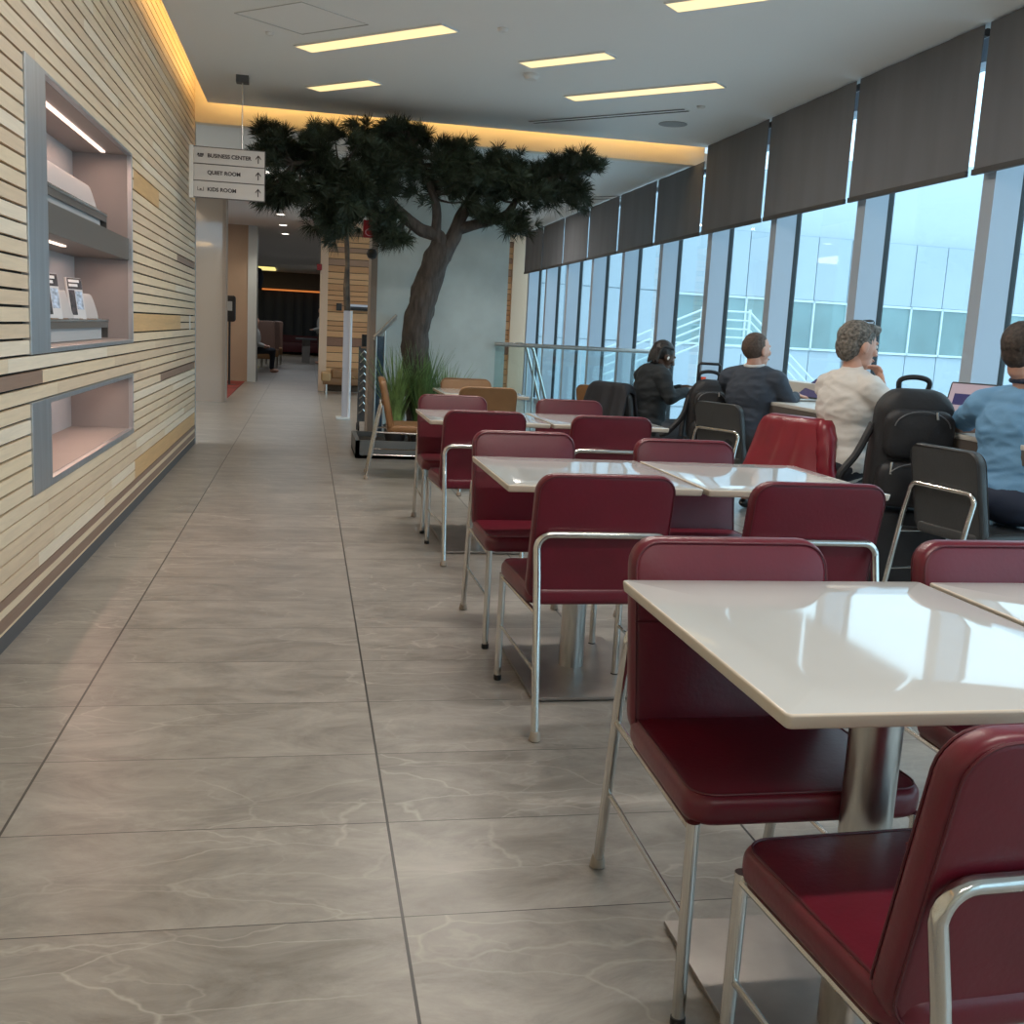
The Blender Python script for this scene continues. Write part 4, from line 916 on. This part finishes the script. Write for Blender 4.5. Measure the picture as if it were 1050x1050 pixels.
    # shirt
    sb = MB(); torso(sb, .016); caps(sb, nb - Vector((0, 0, .04)), nb.lerp(ntop, .35), .074 * f ** .5, .064)
    sb.tube([tp(0, .0, -.075), tp(0, .005, .05), tp(0, 0, .15)], .2, 24, rs=[.145, .155, .15])
    n0 = len(sb.v)
    for s_, e_, w_ in ((shR, Rel, Rwr), (shL, Lel, Lwr)):
        if sleeve == 'short':
            m_ = s_.lerp(e_, .62); sb.tube([s_, s_.lerp(m_, .5), m_], .06, 16, rs=[.070 * f ** .5, .068, .064]); sb.ell(s_, (.07 * f ** .5,) * 3)
        else:
            caps(sb, s_, e_, .068 * f ** .5, .054); sb.tube([e_, e_.lerp(w_, .5), e_.lerp(w_, .93)], .05, 16, rs=[.054, .046, .040])
    sm = remesh(sb, .0095, 5); fold(sm, .009 if sleeve == 'short' else .007, 9.0, (1, 1, 2.2), seed)
    so = link('shirt', sm, shirt, t)
    # trousers
    pb = MB(); pb.ell(Hh, (.185 * f, .15 * f, .125), 20, 12, Rz.to_3x3())
    for h_, k_, a_ in zip(hj, kn, ank):
        caps(pb, h_, k_, .098, .072); pb.tube([k_, k_.lerp(a_, .5), a_.lerp(k_, .08)], .07, 16, rs=[.072, .062, .058])
    pm = remesh(pb, .012, 5); fold(pm, .006, 9, (1, 1, 1), seed + 3); link('trousers', pm, trousers, t)
    for s, a_ in zip((-1, 1), ank):
        sb2 = MB(); fd = Rz.to_3x3() @ Vector((0, 1, 0))
        sb2.ell(a_ + fd * .07 + Vector((0, 0, -.052)), (.052, .14, .046), 14, 8, Rz.to_3x3()); sb2.build('shoe', M_BLACK, t)
    return t, hp, Mh, tp, nb, ntop
def hair_cap(t, hp, Mh, m, amp, boxes, seed=1.0, voxel=.006, sc=40, name='hair'):
    b = MB()
    for c, r in boxes: b.ell(hp(*c), r, 16, 10, Mh)
    me = remesh(b, voxel, 1); fold(me, amp, sc, (1, 1, 1), seed); return link(name, me, m, t)

# --- man in the white t-shirt
M_WTEE = mat('white_tee', (.62, .59, .56), .85, bump=.1, bscale=60); M_NAVYJ = mat('dark_denim', (.018, .022, .032), .8)
M_HGREY = mat('salt_pepper_hair', (.13, .115, .10), .7, var=.75, vscale=60); M_HDARK = mat('dark_brown_hair', (.045, .032, .026), .7, var=.5, vscale=60)
M_HSHORT = mat('cropped_brown_hair', (.075, .048, .036), .75, var=.4, vscale=80); M_BRAID = mat('black_braids', (.016, .013, .012), .55, var=.4, vscale=50)
t, hp, Mh, tp, nb, nt_ = person('person in a white t-shirt with sunglasses on the head, hand at the mouth', (3.03, 5.60, .60), math.radians(-78), .10, (3.085, 5.60, 1.275), math.radians(-86), .14,
    (3.31, 5.36, .865), (3.185, 5.47, 1.05), (3.36, 5.88, .90), (3.56, 5.78, .905), SKIN_A, M_WTEE, M_NAVYJ, 'short', 1.12,
    rhand=((-.08, .38, 1), (-1, .1, 0), .8), lhand=((1, -.2, 0), (0, 0, -1), .3), seed=1.3, hs=1.13)
hair_cap(t, hp, Mh, M_HGREY, .005, [((0, -.024, .042), (.083, .098, .086)), ((0, -.055, .0), (.072, .062, .085)), ((0, .035, .088), (.062, .060, .034)), ((0, .065, .098), (.045, .035, .022))], 2.0)
b = MB(); 
for s in (-1, 1):
    b.tube([hp(s * .078, -.01, .03), hp(s * .086, .005, .075), hp(s * .062, .018, .128)], .0035, 6)
    b.cushion(.05, .036, .004, .014, .0015, lambda u, v, h, s=s: hp(s * .034 + u, .010 - v * .8 + .0, .134 + h - v * .3 - abs(s * .034 + u) * .15))
b.build('sunglasses', M_BLACK, t)
# --- man in the navy quarter-zip
M_NAVY = mat('navy_sweater', (.035, .045, .065), .8, bump=.15, bscale=50); M_CHARC = mat('charcoal_trousers', (.022, .023, .028), .8)
t, hp, Mh, tp, nb, nt_ = person('person in a dark navy sweater with cropped hair, looking out of the window', (3.15, 7.20, .565), math.radians(-48), .12, (3.185, 7.21, 1.215), math.radians(-72), -.02,
    (3.42, 7.10, .85), (3.56, 7.30, .895), (3.20, 7.62, .86), (3.45, 7.60, .895), SKIN_A, M_NAVY, M_CHARC, 'long', 1.05, rhand=((.7, .5, -.02), (0, 0, -1), .35), lhand=((1, -.1, 0), (0, 0, -1), .3), sw=.195, seed=4.1, hs=1.06)
hair_cap(t, hp, Mh, M_HSHORT, .0015, [((0, -.028, .026), (.080, .090, .092)), ((0, -.02, .06), (.070, .085, .062))], 3.0)
b = MB(); cpts = [nb.lerp(nt_, .42) + Matrix.Rotation(math.radians(-48), 3, 'Z') @ Vector((.066 * math.cos(a), .066 * math.sin(a), .012 + .01 * math.sin(a))) for a in [2 * PI * k / 20 for k in range(20)]]
b.tube(cpts, .011, 8, closed=True); b.build('collar', mat('white_collar', (.6, .6, .6), .7), t)
# --- man in the blue shirt
M_BLUE = mat('blue_shirt', (.13, .29, .48), .75, var=.08, vscale=5, bump=.1, bscale=60)
t, hp, Mh, tp, nb, nt_ = person('person in a blue shirt and dark jeans seen from behind at the right picture edge', (3.34, 4.42, .59), math.radians(-50), .17, (3.30, 4.46, 1.295), math.radians(-62), .05,
    (3.62, 4.30, .88), (3.56, 4.62, .90), (3.34, 4.98, .88), (3.56, 4.86, .90), SKIN_A, M_BLUE, mat('blue_jeans', (.02, .03, .06), .8), 'short', 1.30, rhand=((0, 1, 0), (0, 0, -1), .4), lhand=((.9, -.4, 0), (0, 0, -1), .4), sw=.225, seed=7.7, hs=1.08)
hair_cap(t, hp, Mh, M_HDARK, .003, [((0, -.028, .030), (.083, .092, .092)), ((0, -.045, -.01), (.070, .058, .075)), ((0, .02, .085), (.06, .06, .03))], 4.0)
b = MB(); cpts = [nb.lerp(nt_, .40) + Matrix.Rotation(math.radians(-50), 3, 'Z') @ Vector((.074 * math.cos(a), .074 * math.sin(a), .01)) for a in [2 * PI * k / 20 for k in range(20)]]
b.tube(cpts, .014, 8, closed=True); b.build('collar', mat('dark_collar', (.02, .03, .06), .7), t)
b = MB(); bp = [tp(.215 * math.cos(a), .165 * math.sin(a), -.055) for a in [2 * PI * k / 24 for k in range(24)]]; b.tube(bp, .016, 8, closed=True); b.build('belt', M_BLACK, t)
# --- woman with braids
M_DTOP = mat('dark_teal_top', (.010, .014, .018), .8, bump=.1, bscale=50); M_GTR = mat('grey_trousers', (.06, .062, .07), .85)
t, hp, Mh, tp, nb, nt_ = person('person with short black braids, earbud and dark top, looking down at the counter end', (2.74, 8.30, .52), math.radians(-78), .12, (2.86, 8.30, 1.125), math.radians(-84), .42,
    (2.86, 8.08, .80), (3.06, 8.20, .86), (2.95, 8.55, .80), (3.10, 8.42, .87), SKIN_B, M_DTOP, M_GTR, 'long', .98, rhand=((.6, .5, .1), (0, 0, -1), .9), lhand=((.7, -.5, .1), (0, 0, -1), .9), sw=.17, seed=9.0)
hair_cap(t, hp, Mh, M_BRAID, .004, [((0, -.026, .034), (.084, .096, .090)), ((0, -.06, .0), (.068, .05, .07))], 5.0, sc=30)
b = MB()
for k in range(11):
    a = -1.3 + 2.6 * k / 10; r = .080
    p0 = hp(r * math.sin(a) * .95, .04 - .06 * math.cos(a), .10 - .02 * abs(a)); p1 = hp(r * math.sin(a), -.06 - .04 * math.cos(a), .05); p2 = p1 + Vector((-.035, 0, -.07)); p3 = p2 + Vector((-.012, 0, -.045 - .012 * (k % 3)))
    pts = spline([p0, p1, p2, p3], 5); b.tube(pts, .009, 7, rs=[.010 + .0022 * math.sin(i * 2.4) for i in range(len(pts))])
b.build('braids', M_BRAID, t)
b = MB(); b.ell(hp(.084, .008, -.012), (.007, .009, .016), 10, 8, Mh); b.build('earbud', M_WHITE, t)
# far guests, a few pixels each
def far_person(label, x, y, top, stand, m1, m2, facing=0):
    t = thing('person', label, 'person', (x, y, 0))
    b = MB(); z0 = .9 if stand else .5
    b.ell((0, 0, z0 + .08), (.17, .12, .14)); b.ell((0, 0, z0 + .3), (.18, .12, .24)); caps(b, (0, 0, z0 + .5), (0, 0, z0 + .62), .055, .05); b.ell((0, 0, z0 + .70), (.08, .095, .12))
    for s in (-1, 1):
        caps(b, (s * .19, 0, z0 + .45), (s * .22, .05, z0 + .18), .05, .04); caps(b, (s * .22, .05, z0 + .18), (s * .15, .26, z0 + .12), .04, .03); b.ell((s * .14, .31, z0 + .12), (.035, .05, .02))
        if stand: caps(b, (s * .09, 0, .88), (s * .10, .02, .48), .085, .06); caps(b, (s * .10, .02, .48), (s * .1, 0, .08), .058, .04)
        else: caps(b, (s * .09, 0, .52), (s * .11, .42, .52), .085, .06); caps(b, (s * .11, .42, .52), (s * .11, .40, .08), .058, .04)
        b.ell((s * .105, .05 if stand else .46, .045), (.045, .12, .045))
    me = remesh(b, .018, 3)
    link('body', me, SKIN_A, t)
    b = MB(); b.ell((0, 0, z0 + .3), (.20, .14, .27)); b.ell((0, 0, z0 + .08), (.19, .14, .16))
    for s in (-1, 1): caps(b, (s * .18, 0, z0 + .45), (s * .22, .05, z0 + .18), .062, .052); caps(b, (s * .22, .05, z0 + .18), (s * .17, .2, z0 + .13), .052, .042)
    link('shirt', remesh(b, .018, 3), m1, t)
    b = MB()
    for s in (-1, 1):
        if stand: caps(b, (s * .09, 0, .90), (s * .10, .02, .48), .10, .072); caps(b, (s * .10, .02, .48), (s * .1, 0, .12), .07, .055)
        else: caps(b, (s * .09, 0, .52), (s * .11, .42, .52), .10, .072); caps(b, (s * .11, .42, .52), (s * .11, .40, .12), .07, .055)
    link('trousers', remesh(b, .018, 3), m2, t)
    b = MB(); b.ell((0, -.02, z0 + .73), (.086, .098, .11)); b.build('hair', M_HDARK, t)
    t.rotation_euler = (0, 0, facing)
    return t
far_person('person standing at the right end of the far corridor, light top and black trousers', .42, 33.0, 0, True, mat('grey_white_top', (.40, .40, .38), .8), M_BLACK, PI / 2)
far_person('person seated at the left of the far corridor beside the brown chairs', -1.22, 26.3, 0, False, MATS['grey_white_top'], M_NAVYJ, -PI / 2)

# ================================================================== things around the guests
M_PACK = mat('black_nylon', (.010, .010, .013), .6, bump=.2, bscale=45); M_ZIP = mat('grey_zip', (.18, .18, .19), .4, .6)
def backpack(label, loc, rz, W_=.40, H_=.56, D_=.24, grp=None, telescopic=False):
    t = thing('backpack', label, 'bag', loc, rz)
    b = MB(); b.cushion(W_, H_, D_ * .62, .13, .05, lambda u, v, h: (u * (1 - .12 * max(0, v / H_ * 2)), -D_ * .3 + h, H_ / 2 + v + .01), crown=.02, nc=8)
    me_o = b.build('main_bag', M_PACK, t); fold(me_o.data, .006, 8)
    b = MB(); b.cushion(W_ * .82, H_ * .42, .11, .07, .035, lambda u, v, h: (u, -D_ * .3 - .065 + h, H_ * .64 + v), crown=.015); o = b.build('front_pocket', M_PACK, t); fold(o.data, .005, 9, seed=2)
    b = MB(); b.cushion(W_ * .90, H_ * .38, .12, .07, .035, lambda u, v, h: (u, -D_ * .3 - .08 + h, H_ * .21 + v), crown=.015); o = b.build('front_pocket', M_PACK, t); fold(o.data, .005, 9, seed=5)
    y = -D_ * .3 - .072
    b = MB(); b.tube([(W_ * .33 * math.sin(a), y, H_ * .70 + H_ * .14 * math.cos(a)) for a in [-1.5 + 3.0 * k / 14 for k in range(15)]], .0035, 6); b.build('zip', M_ZIP, t)
    b = MB(); b.tube([(W_ * .36 * math.sin(a), y - .012, H_ * .26 + H_ * .14 * math.cos(a)) for a in [-1.2 + 2.4 * k / 14 for k in range(15)]], .0035, 6); b.build('zip', M_ZIP, t)
    b = MB(); b.tube([(W_ * .15, y - .004, H_ * .84), (W_ * .16, y - .012, H_ * .78)], .006, 6); b.tube([(-W_ * .32, y, H_ * .40), (-W_ * .33, y - .01, H_ * .30)], .006, 6); b.build('zip_puller', mat('silver_puller', (.5, .5, .5), .3, .9) if 'silver_puller' not in MATS else MATS['silver_puller'], t)
    b = MB(); b.tube(spline([(-.07, D_ * .25, H_ - .02), (-.075, D_ * .2, H_ + .05), (0, D_ * .18, H_ + .07), (.075, D_ * .2, H_ + .05), (.07, D_ * .25, H_ - .02)], 5), .014, 8); b.build('grab_handle', M_PACK, t)
    for s in (-1, 1):
        P_ = [(s * .08, D_ * .30, H_ * .92), (s * .13, D_ * .52, H_ * .75), (s * .16, D_ * .55, H_ * .45), (s * .18, D_ * .36, H_ * .10)]
        b = MB(); b.tube(spline(P_, 6), .022, 8); b.build('shoulder_strap', M_PACK, t)
    if telescopic:
        b = MB(); b.tube([(-.085, D_ * .30, H_ * .6), (-.085, D_ * .30, H_ + .115), (-.07, D_ * .30, H_ + .13), (.07, D_ * .30, H_ + .13), (.085, D_ * .30, H_ + .115), (.085, D_ * .30, H_ * .6)], .011, 8); b.build('pull_handle', M_BLACK, t)
        for s in (-1, 1):
            b = MB(); b.tube([(s * .15 - .012, D_ * .22, .03), (s * .15 + .012, D_ * .22, .03)], .03, 14); b.build('wheel', M_BLACK, t)
    return t
bp1 = backpack('large black backpack on the chair between the white t-shirt and the blue shirt', (3.10, 4.98, .46), -.25, .42, .60, .28)
b = MB(); b.tube(spline([(-.20, .02, .42), (-.28, -.02, .26), (-.36, -.04, .14), (-.30, -.02, .06)], 6), .020, 8); b.build('loose_strap', M_PACK, bp1)
t = thing('suitcase', 'upright black suitcase under the large black backpack', 'suitcase', (3.10, 4.98, 0), -.25)
b = MB(); b.cushion(.40, .40, .25, .05, .03, lambda u, v, h: (u, -.13 + h, .245 + v)); b.build('shell', M_PACK, t)
for sx_ in (-.15, .15):
    for sy_ in (-.08, .08):
        b = MB(); b.tube([(sx_ - .01, sy_, .026), (sx_ + .01, sy_, .026)], .025, 12); b.build('wheel', M_BLACK, t)
b = MB(); b.tube([(-.06, -.135, .36), (-.05, -.15, .37), (.05, -.15, .37), (.06, -.135, .36)], .008, 6); b.build('side_handle', M_BLACK, t)
bp2 = backpack('black wheeled bag with raised pull handle on a stool beside the navy sweater', (3.08, 7.80, .46), -.2, .32, .50, .24, telescopic=True)
b = MB(); b.tube(spline([(-.15, .0, .38), (-.20, -.03, .22), (-.30, -.05, .10), (-.36, -.03, .06)], 6), .022, 8); b.build('loose_strap', M_PACK, bp2)
t = thing('stool', 'low dark stool with steel legs under the black wheeled bag', 'stool', (3.08, 7.80, 0))
b = MB(); b.cushion(.42, .40, .06, .05, .02, lambda u, v, h: (u, v, .395 + h)); b.build('seat', M_GREY, t)
for sx_ in (-.18, .18):
    for sy_ in (-.17, .17):
        b = MB(); b.tube([(sx_, sy_, 0), (sx_, sy_, .40)], .012, 10); b.build('leg', M_CHROME, t)
# draped jackets
def drape(name, label, chair_loc, rz, m, w=.50, drop=.30, thick=.03, flare=1.25, seed=0.0, top=.84):
    t = thing(name, label, 'jacket', chair_loc, rz)
    nu, nv = 33, 26; b = MB(); vs = []; prof = []
    for j in range(nv + 1):
        s_ = -1 + 2 * j / nv; a = abs(s_)
        if a < .22: yy = -.175 + .055 * s_ / .22; zz = top + .012 * math.cos(s_ / .22 * PI / 2)
        else:
            q = (a - .22) / .78; yy = -.175 + (.055 + .035 * q) * (1 if s_ > 0 else -1) * (1 + (.9 * q if s_ < 0 else 0.15 * q)); zz = top - q * drop * (1.0 if s_ < 0 else .75)
        prof.append((yy, zz, a))
    for side in (0, 1):
        for j, (yy, zz, a) in enumerate(prof):
            for i in range(nu + 1):
                u = -1 + 2 * i / nu; ww = w / 2 * (1 + (flare - 1) * max(0, a - .2)); e = max(0, abs(u) - .72) / .28
                n_ = mnoise.noise(Vector((u * 3.2 + seed, zz * 1.2, j * .05))) ; n2 = math.sin(u * 9 + seed + a * 2) * .5
                fold_ = (.018 * n_ + .012 * n2) * min(1, a * 1.6); sg = -1 if j < nv / 2 else 1
                vs.append((u * ww, yy + sg * fold_ + (side * 2 - 1) * .0, zz - .06 * e ** 2 - e * a * .04 - side * .012 + (.0 if a < .22 else .012 * mnoise.noise(Vector((u * 5, seed, 2))))))
                if side:
                    x_, y_, z_ = vs[-1]; vs[-1] = (x_ * .985, y_ - sg * .012 * min(1, a * 3), z_)
    N1 = (nu + 1) * (nv + 1); fs = []
    for j in range(nv):
        for i in range(nu):
            q = j * (nu + 1) + i; fs += [(q, q + 1, q + nu + 2, q + nu + 1), (N1 + q, N1 + q + nu + 1, N1 + q + nu + 2, N1 + q + 1)]
    for j in range(nv):
        for i in (0, nu):
            q = j * (nu + 1) + i; fs.append((q, q + nu + 1, N1 + q + nu + 1, N1 + q))
    for i in range(nu):
        for j in (0, nv):
            q = j * (nu + 1) + i; fs.append((q, q + 1, N1 + q + 1, N1 + q))
    b.add(vs, fs); o = b.build('shell', m, t, ang=80)
    return t
jk = drape('jacket', 'glossy red jacket draped over the chair of the person in the white t-shirt', (3.00, 5.84, 0), -PI / 2 + .40, mat('red_jacket', (.19, .008, .020), .33, 0, .5, var=.15, vscale=6), w=.50, drop=.34, flare=1.25, seed=.6, top=.845)
b = MB(); b.tube(spline([(.22, -.19, .83), (.27, -.22, .72), (.30, -.24, .58), (.33, -.23, .46)], 6), .05, 12, rs=[.045, .055, .058, .055, .055, .054, .053, .052, .052, .051, .05, .05, .05, .05, .05, .05, .05, .05, .05][:19]); sl = b.build('sleeve', MATS['red_jacket'], jk); fold(sl.data, .012, 12)
jb = drape('jacket', 'black jacket hung over the chair behind the person with braids', (2.60, 8.42, 0), -PI / 2 + .5, mat('black_jacket', (.008, .009, .014), .7), w=.46, drop=.36, flare=1.2, seed=2.2, top=.885)
# laptops, cup
def laptop(label, loc, rz, tilt, mscreen, w=.33, d=.23):
    t = thing('laptop', label, 'laptop', loc, rz)
    b = MB(); b.cushion(w, d, .016, .012, .004, lambda u, v, h: (u, v, .002 + h)); b.build('base', M_SATIN, t)
    b = MB(); b.box(-w * .42, w * .42, -.01, d * .40, .0165, .0185); b.build('keyboard', M_BLACK, t, smooth=False)
    c, s_ = math.cos(tilt), math.sin(tilt)
    f = lambda u, v, h: (u, d / 2 + (v + d / 2) * s_ + h * c, .018 + (v + d / 2) * c - h * s_)
    b = MB(); b.cushion(w, d, .008, .012, .003, f); lid = b.build('lid', M_BLACK, t)
    b = MB(); b.add([f(-w * .47, -d * .44, -.0012), f(w * .47, -d * .44, -.0012), f(w * .47, d * .46, -.0012), f(-w * .47, d * .46, -.0012)], [(0, 1, 2, 3)]); sc = b.build('screen', mscreen, lid, smooth=False)
    return t, sc, f, w, d
M_SCR = mat('screen_glow', (.3, .25, .3), .25, emit=(.52, .40, .44), es=.42); M_SCRD = mat('screen_dark_image', (.02, .02, .06), .25, emit=(.05, .05, .16), es=.5)
t, sc, f, w, d = laptop('open laptop with lit screen on the counter in front of the blue shirt', (3.46, 5.16, .861), -1.15, .30, M_SCR, .34, .24)
b = MB(); b.add([f(-w * .38, -d * .05, -.002), f(-w * .06, -d * .05, -.002), f(-w * .06, d * .22, -.002), f(-w * .38, d * .22, -.002)], [(0, 1, 2, 3)]); b.build('picture', M_SCRD, sc, smooth=False)
laptop('open laptop under the hand of the person in the navy sweater', (3.60, 7.42, .861), -1.45, .9, M_SCRD)
t = thing('drinking_cup', 'translucent orange-red cup on the counter in front of the person with braids', 'cup', (3.33, 8.62, .861))
b = MB(); b.lathe([(.026, 0), (.031, .09), (.034, .10), (.031, .10), (.028, .088), (.023, .004)], n=20); b.build('cup', mat('orange_cup', (.85, .09, .03), .25), t)
b = MB(); b.lathe([(.0, .075), (.0285, .076), (.0285, .078)], n=20); b.build('drink', mat('drink', (.5, .05, .02), .2), t)
# last: cable of the earphones
